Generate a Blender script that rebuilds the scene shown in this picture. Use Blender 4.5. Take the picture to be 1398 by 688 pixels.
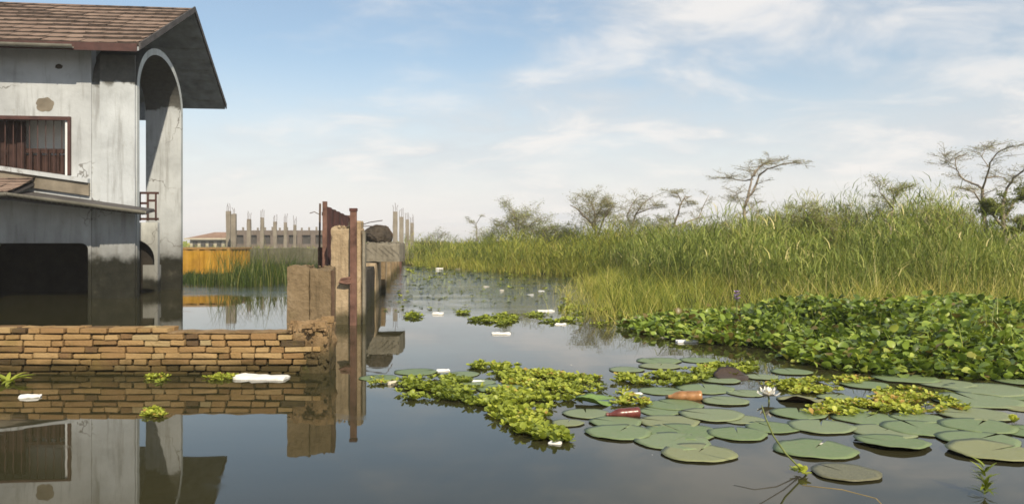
import bpy, bmesh, math, random
import numpy as np
from mathutils import Vector, Matrix, noise as mnoise

for o in list(bpy.data.objects):
    bpy.data.objects.remove(o, do_unlink=True)
scene = bpy.context.scene
COL = scene.collection
random.seed(7)
RNG = np.random.default_rng(11)
R = math.radians

# ------------------------------------------------------------------ camera
F, HZ, CX, CAMH = 1100.0, 332.0, 699.0, 1.09      # focal length and horizon in photo pixels, eye height
cam_d = bpy.data.cameras.new('camera')
cam = bpy.data.objects.new('camera', cam_d)
COL.objects.link(cam)
cam_d.sensor_width = 36.0
cam_d.lens = 36.0 * F / 1398.0
cam_d.shift_y = -12.0 / 1398.0
cam_d.clip_start = 0.05
cam_d.clip_end = 3000
cam.location = (0, 0, CAMH)
cam.rotation_euler = (R(90), 0, 0)
scene.camera = cam

# ------------------------------------------------------------------ light
SUN_EL, SUN_AZ = 36.0, -24.0       # degrees; azimuth measured to the left of straight behind the camera
world = bpy.data.worlds.new('World')
scene.world = world
world.use_nodes = True
sun_d = bpy.data.lights.new('sun', 'SUN')
sun_d.energy = 4.3
sun_d.angle = R(0.6)
sun_d.color = (1.0, 0.87, 0.66)
sun = bpy.data.objects.new('sun', sun_d)
COL.objects.link(sun)
sdir = Vector((-math.cos(R(SUN_EL)) * math.sin(R(SUN_AZ)), -math.cos(R(SUN_EL)) * math.cos(R(SUN_AZ)), math.sin(R(SUN_EL))))
sun.rotation_euler = sdir.to_track_quat('Z', 'Y').to_euler()
sun.location = sdir * 60

scene.view_settings.view_transform = 'Standard'
scene.view_settings.look = 'None'
scene.view_settings.exposure = 0.35
scene.view_settings.gamma = 1.0
scene.view_settings.use_curve_mapping = False
scene.cycles.max_bounces = 6
scene.cycles.glossy_bounces = 3
scene.cycles.diffuse_bounces = 2
scene.cycles.transmission_bounces = 3
scene.cycles.filter_width = 1.65
scene.cycles.use_denoising = True


def world_nodes():
    nt = world.node_tree
    nt.nodes.clear()
    N, L = nt.nodes.new, nt.links.new
    out = N('ShaderNodeOutputWorld')
    bg = N('ShaderNodeBackground')
    bg.inputs['Strength'].default_value = 0.100
    sky = N('ShaderNodeTexSky')
    sky.sky_type = 'NISHITA'
    sky.sun_disc = False
    sky.sun_elevation = R(SUN_EL)
    sky.sun_rotation = R(180 + SUN_AZ)
    sky.altitude = 600
    sky.air_density = 1.2
    sky.dust_density = 1.6
    sky.ozone_density = 1.2
    tc = N('ShaderNodeTexCoord')
    sep = N('ShaderNodeSeparateXYZ')
    L(tc.outputs['Generated'], sep.inputs[0])

    def math_(op, a, b=None, c=None):
        m = N('ShaderNodeMath')
        m.operation = op
        for i, v in enumerate((a, b, c)):
            if v is None:
                continue
            if isinstance(v, (int, float)):
                m.inputs[i].default_value = v
            else:
                L(v, m.inputs[i])
        return m.outputs[0]
    z = math_('MAXIMUM', sep.outputs[2], 0.0)
    den = math_('ADD', z, 0.22)
    cmb = N('ShaderNodeCombineXYZ')
    L(math_('DIVIDE', sep.outputs[0], den), cmb.inputs[0])
    L(math_('DIVIDE', sep.outputs[1], den), cmb.inputs[1])
    mp = N('ShaderNodeMapping')
    mp.inputs['Scale'].default_value = (0.95, 1.15, 1.0)
    mp.inputs['Rotation'].default_value = (0, 0, R(-14))
    mp.inputs['Location'].default_value = (3.1, 1.7, 0.0)
    L(cmb.outputs[0], mp.inputs[0])

    def fbm(scale, detail, rough, dist):
        n = N('ShaderNodeTexNoise')
        n.inputs['Scale'].default_value = scale
        n.inputs['Detail'].default_value = detail
        n.inputs['Roughness'].default_value = rough
        n.inputs['Distortion'].default_value = dist
        L(mp.outputs[0], n.inputs['Vector'])
        return n.outputs[0]

    def ramp(v, a, b, ca=0.0, cb=1.0):
        m = N('ShaderNodeMapRange')
        m.interpolation_type = 'SMOOTHSTEP'
        L(v, m.inputs[0])
        m.inputs[1].default_value, m.inputs[2].default_value = a, b
        m.inputs[3].default_value, m.inputs[4].default_value = ca, cb
        return m.outputs[0]
    big = fbm(0.9, 5, 0.55, 0.3)
    fine = fbm(2.8, 7, 0.58, 0.35)
    cl = math_('ADD', math_('MULTIPLY', big, 0.62), math_('MULTIPLY', fine, 0.38))
    rightward = ramp(sep.outputs[0], -0.5, 0.6, -0.03, 0.085)
    mask = ramp(math_('ADD', cl, rightward), 0.43, 0.70, 0.0, 0.90)
    hz = ramp(sep.outputs[2], 0.0, 0.25, 0.95, 0.0)

    def mix(fac, a, b):
        m = N('ShaderNodeMix')
        m.data_type = 'RGBA'
        L(fac, m.inputs[0])
        for i, v in ((6, a), (7, b)):
            if isinstance(v, tuple):
                m.inputs[i].default_value = v + (1,)
            else:
                L(v, m.inputs[i])
        return m.outputs[2]
    base = mix(math_('MULTIPLY', ramp(sep.outputs[2], -0.1, 0.0), 1.0), (1.2, 1.2, 1.0), sky.outputs[0])
    tint = N('ShaderNodeMix')
    tint.data_type = 'RGBA'
    tint.blend_type = 'MULTIPLY'
    tint.inputs[0].default_value = 1.0
    L(base, tint.inputs[6])
    tint.inputs[7].default_value = (0.93, 1.0, 1.02, 1)
    veil = N('ShaderNodeMix')
    veil.data_type = 'RGBA'
    veil.inputs[0].default_value = 0.16
    L(tint.outputs[2], veil.inputs[6])
    veil.inputs[7].default_value = (6.2, 6.3, 6.3, 1)
    hzc = mix(hz, veil.outputs[2], (7.3, 7.0, 6.85))
    shade = ramp(fine, 0.40, 0.66)
    ccol = mix(shade, (5.3, 5.6, 5.9), (7.4, 7.15, 6.9))
    L(mix(mask, hzc, ccol), bg.inputs['Color'])
    L(bg.outputs[0], out.inputs['Surface'])


world_nodes()

# ------------------------------------------------------------------ pixel -> place helpers


def P(px, py, d):
    return Vector(((px - CX) * d / F, d, CAMH - (py - HZ) * d / F))


def W(px, py):
    d = F * CAMH / (py - HZ)
    return Vector(((px - CX) * d / F, d, 0.0))

# ------------------------------------------------------------------ object helpers


def props(o, label=None, cat=None, group=None, kind=None):
    if label:
        o['label'] = label
    if cat:
        o['category'] = cat
    if group:
        o['group'] = group
    if kind:
        o['kind'] = kind
    return o


def empty(name, loc=(0, 0, 0), rz=0.0, label=None, cat=None, group=None):
    o = bpy.data.objects.new(name, None)
    o.empty_display_size = 0.2
    COL.objects.link(o)
    o.location = loc
    o.rotation_euler = (0, 0, rz)
    return props(o, label, cat, group)


def link(name, me, mats=(), parent=None, loc=None):
    o = bpy.data.objects.new(name, me)
    COL.objects.link(o)
    for m in (mats if isinstance(mats, (list, tuple)) else [mats]):
        if m is not None:
            me.materials.append(m)
    if parent is not None:
        o.parent = parent
    if loc is not None:
        o.location = loc
    return o


def bm_obj(name, bm, mats, parent=None, loc=None, smooth=False):
    bmesh.ops.recalc_face_normals(bm, faces=bm.faces)
    me = bpy.data.meshes.new(name)
    bm.to_mesh(me)
    bm.free()
    if smooth:
        me.polygons.foreach_set('use_smooth', [True] * len(me.polygons))
    return link(name, me, mats, parent, loc)


def np_obj(name, V, Q, mats, parent=None, tint=None, smooth=True, loc=None):
    """mesh straight from numpy arrays (quads), with an optional per-vertex tint attribute"""
    me = bpy.data.meshes.new(name)
    V = np.asarray(V, dtype=np.float32).reshape(-1, 3)
    Q = np.asarray(Q, dtype=np.int32)
    k = Q.shape[1]
    me.vertices.add(len(V))
    me.vertices.foreach_set('co', V.ravel())
    me.loops.add(Q.size)
    me.loops.foreach_set('vertex_index', Q.ravel())
    me.polygons.add(len(Q))
    me.polygons.foreach_set('loop_start', np.arange(0, Q.size, k, dtype=np.int32))
    me.polygons.foreach_set('loop_total', np.full(len(Q), k, dtype=np.int32))
    if smooth:
        me.polygons.foreach_set('use_smooth', np.ones(len(Q), dtype=bool))
    if tint is not None:
        a = me.attributes.new('tint', 'FLOAT', 'POINT')
        a.data.foreach_set('value', np.asarray(tint, dtype=np.float32))
    me.update(calc_edges=True)
    return link(name, me, mats, parent, loc)


def box(bm, c, s, rz=0.0, mat=0, jitter=0.0, rot=None):
    m = Matrix.Translation(c) @ (rot if rot is not None else Matrix.Rotation(rz, 4, 'Z')) @ Matrix.Diagonal((s[0], s[1], s[2], 1))
    r = bmesh.ops.create_cube(bm, size=1.0, matrix=m)
    vs = r['verts']
    if jitter:
        for v in vs:
            v.co += Vector((random.uniform(-1, 1), random.uniform(-1, 1), random.uniform(-1, 1))) * jitter
    fs = set(f for v in vs for f in v.link_faces)
    for f in fs:
        f.material_index = mat
    return vs


def bevel(bm, off, seg=2):
    bmesh.ops.bevel(bm, geom=list(bm.edges), offset=off, segments=seg, profile=0.6, affect='EDGES', clamp_overlap=True)


def tube(bm, pts, rads, n=6, cap=True, mat=0):
    pts = [Vector(p) for p in pts]
    if isinstance(rads, (int, float)):
        rads = [rads] * len(pts)
    rings = []
    prev = None
    for i, p in enumerate(pts):
        d = (pts[min(i + 1, len(pts) - 1)] - pts[max(i - 1, 0)])
        if d.length < 1e-9:
            d = Vector((0, 0, 1))
        d.normalize()
        if prev is None:
            a = d.orthogonal().normalized()
        else:
            a = prev - d * prev.dot(d)
            a = a.normalized() if a.length > 1e-6 else d.orthogonal().normalized()
        prev = a
        b = d.cross(a)
        rings.append([bm.verts.new(p + (a * math.cos(2 * math.pi * k / n) + b * math.sin(2 * math.pi * k / n)) * rads[i]) for k in range(n)])
    for r0, r1 in zip(rings, rings[1:]):
        for k in range(n):
            f = bm.faces.new((r0[k], r0[(k + 1) % n], r1[(k + 1) % n], r1[k]))
            f.material_index = mat
    if cap:
        for r in (rings[0], rings[-1]):
            try:
                f = bm.faces.new(r)
                f.material_index = mat
            except ValueError:
                pass


def nz(v, s, o=0.0):
    return mnoise.noise(Vector((v[0] * s + o, v[1] * s - o, v[2] * s + 2 * o)))


def rough_box(bm, c, s, res, amp, scale=6.0, rz=0.0, top_amp=0.0, chip=0.0, off=0.0, mat=0):
    """a subdivided box whose faces are uneven and whose top is broken"""
    n = [max(1, int(round(x / res))) for x in s]
    tmp = bmesh.new()
    vs = {}

    def gv(i, j, k):
        key = (i, j, k)
        if key not in vs:
            p = Vector((s[0] * (i / n[0] - .5), s[1] * (j / n[1] - .5), s[2] * (k / n[2] - .5)))
            vs[key] = tmp.verts.new(p)
        return vs[key]
    for i in range(n[0]):
        for j in range(n[1]):
            for k in (0, n[2]):
                tmp.faces.new((gv(i, j, k), gv(i + 1, j, k), gv(i + 1, j + 1, k), gv(i, j + 1, k)))
    for i in range(n[0]):
        for k in range(n[2]):
            for j in (0, n[1]):
                tmp.faces.new((gv(i, j, k), gv(i + 1, j, k), gv(i + 1, j, k + 1), gv(i, j, k + 1)))
    for j in range(n[1]):
        for k in range(n[2]):
            for i in (0, n[0]):
                tmp.faces.new((gv(i, j, k), gv(i, j + 1, k), gv(i, j + 1, k + 1), gv(i, j, k + 1)))
    for (i, j, k), v in vs.items():
        p = v.co.copy()
        q = p + Vector(c)
        d = Vector((nz(q, scale, off), nz(q, scale, off + 9), nz(q, scale, off + 19))) * amp
        if k == n[2] and top_amp:
            d.z += top_amp * (nz(q, scale * .7, off + 31) - .25) + top_amp * .5 * nz(q, scale * 2.4, off + 3)
        edge = (i in (0, n[0])) + (j in (0, n[1])) + (k in (0, n[2]))
        if edge >= 2 and chip:
            a = chip * (0.35 + max(0.0, nz(q, scale * 1.6, off + 5)) * 1.6)
            d += Vector((-math.copysign(a, p.x) if i in (0, n[0]) else 0, -math.copysign(a, p.y) if j in (0, n[1]) else 0, -a if k == n[2] else 0))
        v.co = p + d
    bmesh.ops.recalc_face_normals(tmp, faces=tmp.faces)
    m = Matrix.Translation(c) @ Matrix.Rotation(rz, 4, 'Z')
    mp = {}
    for v in tmp.verts:
        mp[v] = bm.verts.new(m @ v.co)
    for f in tmp.faces:
        g = bm.faces.new([mp[v] for v in f.verts])
        g.material_index = mat
        g.smooth = False
    tmp.free()


def rubble(bm, c, spread, n, size, mat=0):
    for _ in range(n):
        p = Vector(c) + Vector((random.uniform(-1, 1) * spread[0], random.uniform(-1, 1) * spread[1], random.uniform(0, 1) * spread[2]))
        s = size * random.uniform(.5, 1.2)
        r = bmesh.ops.create_icosphere(bm, subdivisions=1, radius=s, matrix=Matrix.Translation(p) @ Matrix.Rotation(random.uniform(0, 6), 4, (random.random(), random.random(), 1)) @ Matrix.Diagonal((1, random.uniform(.6, 1), random.uniform(.45, .8), 1)))
        for v in r['verts']:
            v.co += Vector((random.uniform(-1, 1), random.uniform(-1, 1), random.uniform(-1, 1))) * s * .22
            for f in v.link_faces:
                f.material_index = mat

# ------------------------------------------------------------------ materials


class Nodes:
    def __init__(self, name):
        self.m = bpy.data.materials.new(name)
        self.m.use_nodes = True
        self.nt = self.m.node_tree
        self.nt.nodes.clear()
        self.out = self.n('ShaderNodeOutputMaterial')
        self.b = self.n('ShaderNodeBsdfPrincipled')
        self.l(self.b.outputs[0], self.out.inputs[0])
        self._obj = None

    def n(self, t, **kw):
        x = self.nt.nodes.new(t)
        for k, v in kw.items():
            setattr(x, k, v)
        return x

    def l(self, a, b):
        self.nt.links.new(a, b)

    def put(self, v, sock):
        if isinstance(v, (int, float)):
            sock.default_value = v
        elif isinstance(v, tuple):
            sock.default_value = v + (1,) if len(v) == 3 and len(sock.default_value) == 4 else v
        else:
            self.l(v, sock)

    def coord(self, which='Object'):
        if self._obj is None:
            self._obj = self.n('ShaderNodeTexCoord')
        return self._obj.outputs[which]

    def pos(self):
        return self.n('ShaderNodeNewGeometry').outputs['Position']

    def mapping(self, vec, scale=(1, 1, 1), loc=(0, 0, 0), rot=(0, 0, 0)):
        m = self.n('ShaderNodeMapping')
        self.l(vec, m.inputs[0])
        m.inputs['Scale'].default_value = scale
        m.inputs['Location'].default_value = loc
        m.inputs['Rotation'].default_value = rot
        return m.outputs[0]

    def noise(self, vec, scale, detail=4, rough=.55, dist=0.0):
        x = self.n('ShaderNodeTexNoise')
        self.l(vec, x.inputs['Vector'])
        x.inputs['Scale'].default_value = scale
        x.inputs['Detail'].default_value = detail
        x.inputs['Roughness'].default_value = rough
        x.inputs['Distortion'].default_value = dist
        return x.outputs[0]

    def math(self, op, a, b=0.0, c=None):
        x = self.n('ShaderNodeMath', operation=op)
        self.put(a, x.inputs[0])
        self.put(b, x.inputs[1])
        if c is not None:
            self.put(c, x.inputs[2])
        return x.outputs[0]

    def rng(self, v, a, b, c=0.0, d=1.0, smooth=True):
        x = self.n('ShaderNodeMapRange')
        if smooth:
            x.interpolation_type = 'SMOOTHSTEP'
        self.l(v, x.inputs[0])
        for i, q in enumerate((a, b, c, d)):
            x.inputs[i + 1].default_value = q
        return x.outputs[0]

    def mix(self, f, a, b, blend='MIX'):
        x = self.n('ShaderNodeMix', data_type='RGBA', blend_type=blend)
        self.put(f, x.inputs[0])
        self.put(a, x.inputs[6])
        self.put(b, x.inputs[7])
        return x.outputs[2]

    def ramp(self, v, stops):
        x = self.n('ShaderNodeValToRGB')
        self.l(v, x.inputs[0])
        el = x.color_ramp.elements
        while len(el) < len(stops):
            el.new(0.5)
        for e, (p, c) in zip(el, stops):
            e.position = p
            e.color = c + (1,)
        return x.outputs[0]

    def bump(self, h, strength=.4, dist=.02):
        x = self.n('ShaderNodeBump')
        x.inputs['Strength'].default_value = strength
        x.inputs['Distance'].default_value = dist
        self.l(h, x.inputs['Height'])
        self.l(x.outputs[0], self.b.inputs['Normal'])

    def done(self, color, rough=.8, spec=.3, metal=0.0):
        self.put(color, self.b.inputs['Base Color'])
        self.put(rough, self.b.inputs['Roughness'])
        self.put(spec, self.b.inputs['Specular IOR Level'])
        self.put(metal, self.b.inputs['Metallic'])
        return self.m

    def z(self):
        s = self.n('ShaderNodeSeparateXYZ')
        self.l(self.pos(), s.inputs[0])
        return s.outputs[2]


def mat_plain(name, col, rough=.7, spec=.3, var=.25, scale=9.0, bump=.15, metal=0.0):
    k = Nodes(name)
    v = k.coord()
    a = k.noise(v, scale, 5, .6)
    dark = tuple(c * (1 - var) for c in col)
    lite = tuple(min(1, c * (1 + var)) for c in col)
    if bump:
        k.bump(k.noise(v, scale * 6, 4), bump, .01)
    return k.done(k.ramp(a, [(.3, dark), (.7, lite)]), rough, spec, metal)


def mat_plaster(name, shade_top=None, col=(.42, .42, .40), flood=.82):
    """dirty white plaster with the black tide mark the flood left; above shade_top the eave and arch shadow is painted on"""
    k = Nodes(name)
    v = k.pos()
    z = k.z()
    n1 = k.noise(v, 1.3, 6, .62, .3)
    n2 = k.noise(v, 9.0, 5, .6)
    streak = k.noise(k.mapping(v, (5, 5, .45)), 1.6, 5, .6)
    c = k.ramp(n1, [(.3, tuple(x * .74 for x in col)), (.55, col), (.75, tuple(min(1, x * 1.12) for x in col))])
    c = k.mix(k.rng(streak, .50, .72, 0, .55), c, (.185, .185, .18))
    c = k.mix(k.rng(n2, .62, .72, 0, .35), c, (.27, .25, .21))
    if shade_top is not None:  # dark upper part: eave and arch shadow put into the colour
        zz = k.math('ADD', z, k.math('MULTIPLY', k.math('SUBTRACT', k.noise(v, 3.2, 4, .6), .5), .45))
        c = k.mix(k.rng(zz, shade_top - .05, shade_top + .03, 0, .93), c, k.ramp(n2, [(.3, (.055, .055, .05)), (.7, (.10, .098, .088))]))
    vo = k.n('ShaderNodeTexVoronoi', feature='DISTANCE_TO_EDGE')
    wob = k.n('ShaderNodeVectorMath', operation='ADD')
    k.l(v, wob.inputs[0])
    nc = k.n('ShaderNodeTexNoise')
    k.l(v, nc.inputs['Vector'])
    nc.inputs['Scale'].default_value = 2.2
    nc.inputs['Detail'].default_value = 5
    k.l(nc.outputs[1], wob.inputs[1])
    k.l(wob.outputs[0], vo.inputs['Vector'])
    vo.inputs['Scale'].default_value = .75
    crack = k.math('MULTIPLY', k.rng(vo.outputs['Distance'], .004, .012, 1, 0), k.rng(k.noise(v, .8, 2), .46, .6, 0, .75))
    c = k.mix(crack, c, (.10, .09, .08))
    low = k.rng(k.math('ADD', z, k.math('MULTIPLY', k.noise(k.mapping(v, (3, 3, .5)), 1.5, 4), 1.2)), 1.3, 2.5, .75, 0)  # pent roof's shade on the lower storey, darkened into the plaster colour
    c = k.mix(low, c, (.13, .13, .125))
    zf = k.math('ADD', z, k.math('MULTIPLY', k.math('SUBTRACT', k.noise(v, 2.6, 5, .65), .5), .5))
    alg = k.ramp(k.noise(v, 3.5, 6, .7), [(.3, (.008, .009, .006)), (.6, (.022, .022, .016)), (.8, (.075, .07, .055))])
    c = k.mix(k.rng(zf, flood - .12, flood + .10, 1, 0), c, alg)
    k.bump(k.math('ADD', n2, k.math('MULTIPLY', k.noise(v, 40, 3), .4)), .35, .02)
    return k.done(c, .88, .2)


def mat_concrete(name, a, b, c, wet=.2, scale=3.0, green=.35):
    k = Nodes(name)
    v = k.pos()
    z = k.z()
    n1 = k.noise(v, scale, 7, .65, .2)
    n2 = k.noise(v, scale * 7, 5, .65)
    col = k.ramp(n1, [(.25, a), (.52, b), (.78, c)])
    drip = k.noise(k.mapping(v, (5, 5, .5)), 2.2, 5, .65)
    col = k.mix(k.rng(drip, .50, .70, 0, .6), col, tuple(x * .38 for x in b))
    col = k.mix(k.rng(n2, .58, .75, 0, .55), col, tuple(x * .42 for x in b))
    col = k.mix(k.rng(n2, .25, .36, .4, 0), col, tuple(min(1, x * 1.45) for x in c))
    zz = k.math('ADD', z, k.math('MULTIPLY', k.math('SUBTRACT', k.noise(v, 5, 4), .5), wet))
    col = k.mix(k.rng(zz, wet * .35, wet * 1.1, .85, 0), col, (.035, .034, .016))
    col = k.mix(k.math('MULTIPLY', k.rng(k.noise(v, scale * 1.7, 5), .55, .7, 0, green), k.rng(zz, .1, .8, 1, 0)), col, (.07, .085, .02))
    k.bump(k.math('ADD', n2, k.math('MULTIPLY', n1, 1.2)), .7, .03)
    return k.done(col, .92, .15)


def mat_foliage(name, stops, rough=.5, trans=.36, spec=.25):
    k = Nodes(name)
    a = k.n('ShaderNodeAttribute', attribute_name='tint')
    c = k.ramp(a.outputs['Fac'], stops)
    k.put(c, k.b.inputs['Base Color'])
    k.b.inputs['Roughness'].default_value = rough
    k.b.inputs['Specular IOR Level'].default_value = spec
    t = k.n('ShaderNodeBsdfTranslucent')
    k.l(k.mix(1.0, c, (1.15, 1.1, .55), 'MULTIPLY'), t.inputs[0])
    ms = k.n('ShaderNodeMixShader')
    ms.inputs[0].default_value = trans
    k.l(k.b.outputs[0], ms.inputs[1])
    k.l(t.outputs[0], ms.inputs[2])
    k.l(ms.outputs[0], k.out.inputs[0])
    return k.m


def mat_water():
    k = Nodes('pond_water')
    v = k.pos()
    sep = k.n('ShaderNodeSeparateXYZ')
    k.l(v, sep.inputs[0])
    murk = k.ramp(k.noise(v, .8, 4), [(.3, (.026, .026, .012)), (.7, (.042, .038, .018))])
    # breeze on the open water beyond the gate, calm in the lee
    far = k.rng(k.math('ADD', sep.outputs[1], k.math('MULTIPLY', k.math('SUBTRACT', k.noise(v, .55, 3), .5), 5.0)), 11.5, 16.5)
    far = k.math('MULTIPLY', far, k.math('MAXIMUM', k.rng(sep.outputs[0], -3.6, -2.6), k.rng(sep.outputs[1], 16.0, 18.0)))
    patch = k.rng(k.noise(k.mapping(v, (.5, 1.3, 1)), .9, 3), .30, .62, .25, 1)
    rip = k.noise(k.mapping(v, (2.2, 5.5, 1)), 3.0, 4, .62, .6)
    rip2 = k.noise(k.mapping(v, (1, 1.8, 1)), 1.3, 2, .5)
    soft = k.math('MULTIPLY', rip2, .02)
    h = k.math('ADD', k.math('MULTIPLY', k.math('MULTIPLY', rip, k.math('MULTIPLY', far, patch)), .34), soft)
    k.bump(h, 1.0, .035)
    k.b.inputs['IOR'].default_value = 1.333
    # scum and dust film: patches with a duller shine
    film = k.rng(k.noise(k.mapping(v, (1, 2.4, 1)), 1.1, 6, .65, .8), .55, .75, 0.015, .12)
    m = k.done(murk, film, .5)
    return m


M = {}
M['water'] = mat_water()
M['plaster'] = mat_plaster('stained_plaster', None, (.44, .465, .49))
M['arch'] = mat_plaster('stained_plaster_shaded_top', 4.25, (.44, .47, .50))
M['ring'] = mat_plaster('pale_arch_edge', None, (.50, .53, .53))
M['tile_white'] = mat_plaster('white_glazed_tile', None, (.52, .54, .53), .3)
M['dark_in'] = mat_plain('dark_interior', (.03, .026, .022), .9, .1, .5, 2.0)  # near-black surface colour for the lower room and doorway
M['maroon'] = mat_plain('maroon_paint', (.060, .026, .022), .55, .35, .45, 4)
M['band'] = mat_plain('grimy_grey_brown_plaster', (.20, .175, .14), .9, .1, .35, 2.5, .2)
M['screen'] = mat_plain('dark_brown_shutter', (.045, .024, .020), .7, .2, .4, 4)
M['cream_pale'] = mat_plain('pale_inner_plaster', (.72, .71, .68), .9, .1, .1, 2)
M['verge'] = mat_plain('dark_slate_board', (.075, .07, .07), .8, .2, .3, 3)
M['drip'] = mat_plain('shadowed_shingle_edge', (.045, .035, .03), .9, .1, .4, 6)  # dark course edges paint in shadow lines the frontal sun leaves out
M['white_metal'] = mat_plain('white_painted_post', (.66, .68, .70), .45, .4, .08, 4)
M['gutter'] = mat_plain('weathered_gutter_metal', (.17, .165, .14), .55, .4, .35, 2.5, .2)
M['soffit'] = mat_plain('dark_roof_underside', (.30, .33, .37), .75, .25, .35, 3)
M['gate_red'] = mat_plain('rusty_red_paint', (.135, .074, .057), .8, .2, .6, 6, .4)
M['gate_dark'] = mat_plain('rusty_dark_red_sheet', (.085, .038, .033), .8, .2, .6, 4, .3)
M['rebar'] = mat_plain('rusty_rebar', (.10, .065, .045), .8, .2, .3, 20)
M['foam'] = mat_plain('white_foam', (.80, .79, .76), .75, .25, .08, 12, .25)
M['foam_dirty'] = mat_plain('soiled_foam', (.52, .47, .38), .85, .2, .25, 14, .3)
M['bottle_red'] = mat_plain('dark_red_bottle', (.13, .035, .028), .28, .5, .35, 14, .05)
M['bottle_amber'] = mat_plain('amber_bottle', (.30, .15, .06), .3, .5, .45, 16, .05)
M['petal'] = mat_plain('white_petal', (.82, .80, .74), .5, .3, .06, 8, 0)
M['pollen'] = mat_plain('yellow_stamen', (.65, .42, .05), .6, .3, .2, 20, 0)
M['purple'] = mat_plain('mauve_flower', (.42, .30, .50), .6, .3, .15, 20, 0)
M['stem'] = mat_plain('green_stem', (.16, .19, .06), .6, .3, .3, 12)
M['stem_dry'] = mat_plain('tan_dry_stem', (.32, .23, .09), .75, .2, .3, 12)
M['stem_dark'] = mat_plain('dark_wet_stem', (.035, .03, .02), .6, .3, .3, 12)
M['bark'] = mat_plain('grey_brown_bark', (.26, .22, .18), .9, .1, .3, 7, .4)
M['lump'] = mat_plain('dark_earthy_rubble', (.06, .05, .04), .95, .1, .5, 9, .6)
M['yellow'] = None


def mat_brick():
    k = Nodes('ochre_brick')
    a = k.n('ShaderNodeAttribute', attribute_name='tint')
    v = k.pos()
    c = k.ramp(a.outputs['Fac'], [(.0, (.075, .055, .035)), (.12, (.13, .080, .042)), (.35, (.245, .150, .070)), (.6, (.315, .205, .095)), (.85, (.36, .25, .125)), (1, (.33, .26, .145))])
    n = k.noise(v, 22, 6, .7)
    n0 = k.noise(v, 3, 5, .65)
    c = k.mix(k.rng(n, .55, .75, 0, .55), c, (.15, .085, .035))
    c = k.mix(k.rng(n, .25, .38, .35, 0), c, (.56, .40, .20))
    c = k.mix(k.rng(n0, .5, .72, 0, .55), c, (.17, .13, .04))
    z = k.z()
    zz = k.math('ADD', z, k.math('MULTIPLY', k.math('SUBTRACT', k.noise(v, 6, 4), .5), .16))
    c = k.mix(k.rng(zz, .02, .17, .9, 0), c, (.045, .036, .014))
    k.bump(k.math('ADD', n, k.noise(v, 70, 3)), .8, .008)
    return k.done(c, .93, .12)


M['brick'] = mat_brick()
M['mortar'] = mat_concrete('dark_lime_mortar', (.06, .043, .026), (.10, .072, .043), (.16, .12, .075), .25, 8)
M['conc_tan'] = mat_concrete('tan_concrete', (.25, .185, .115), (.37, .285, .185), (.46, .37, .26), .22, 2.6)
M['conc_brown'] = mat_concrete('brown_stained_concrete', (.12, .088, .052), (.205, .152, .092), (.30, .235, .155), .3, 3.2)
M['conc_plaster'] = mat_concrete('crumbling_plastered_brick', (.16, .105, .055), (.27, .18, .095), (.40, .30, .19), .3, 6.0)
M['conc_grey'] = mat_concrete('grey_concrete', (.145, .13, .10), (.22, .20, .16), (.30, .275, .22), .25, 2.0)
M['conc_col'] = mat_concrete('weathered_column_concrete', (.16, .14, .115), (.235, .21, .175), (.30, .275, .23), .2, 1.5, .1)
M['conc_dark'] = mat_concrete('dark_wall_concrete', (.03, .026, .022), (.055, .048, .04), (.11, .095, .075), .3, 2.5)
M['conc_moss'] = mat_concrete('mossy_concrete', (.10, .10, .06), (.16, .155, .10), (.23, .21, .15), .4, 1.2, .5)
M['brick_far'] = mat_concrete('far_brown_brickwork', (.12, .10, .085), (.165, .135, .115), (.21, .18, .155), .2, .8, .1)
M['cream'] = mat_plain('cream_wall', (.46, .42, .33), .9, .1, .15, 1.0)
M['roof_far'] = mat_plain('far_red_roof', (.27, .17, .12), .9, .1, .2, .6)
M['glass_dark'] = mat_plain('dark_window', (.06, .055, .05), .6, .3, .2, 2)


def mat_yellow():
    k = Nodes('yellow_container_paint')
    v = k.pos()
    n = k.noise(v, 2.2, 6, .65)
    c = k.ramp(n, [(.3, (.27, .14, .018)), (.6, (.42, .235, .026)), (.8, (.50, .30, .045))])
    c = k.mix(k.rng(k.noise(v, 7, 5, .7), .6, .72, 0, .7), c, (.20, .09, .03))
    z = k.z()
    c = k.mix(k.rng(z, .80, .93, 0, .65), c, (.26, .17, .10))
    k.bump(n, .2, .02)
    return k.done(c, .6, .3)


M['yellow'] = mat_yellow()


def mat_roof():
    k = Nodes('weathered_pink_shingle')
    a = k.n('ShaderNodeAttribute', attribute_name='tint')
    v = k.coord()
    c = k.ramp(a.outputs['Fac'], [(0, (.175, .125, .102)), (.5, (.205, .148, .120)), (1, (.235, .172, .140))])
    n = k.noise(v, 2.0, 6, .65)
    c = k.mix(k.rng(n, .5, .75, 0, .5), c, (.13, .105, .085))
    c = k.mix(k.rng(k.noise(v, 30, 4, .7), .55, .75, 0, .4), c, (.10, .065, .05))
    k.bump(k.noise(v, 45, 4), .5, .01)
    return k.done(c, .9, .15)


M['roof'] = mat_roof()


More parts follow.
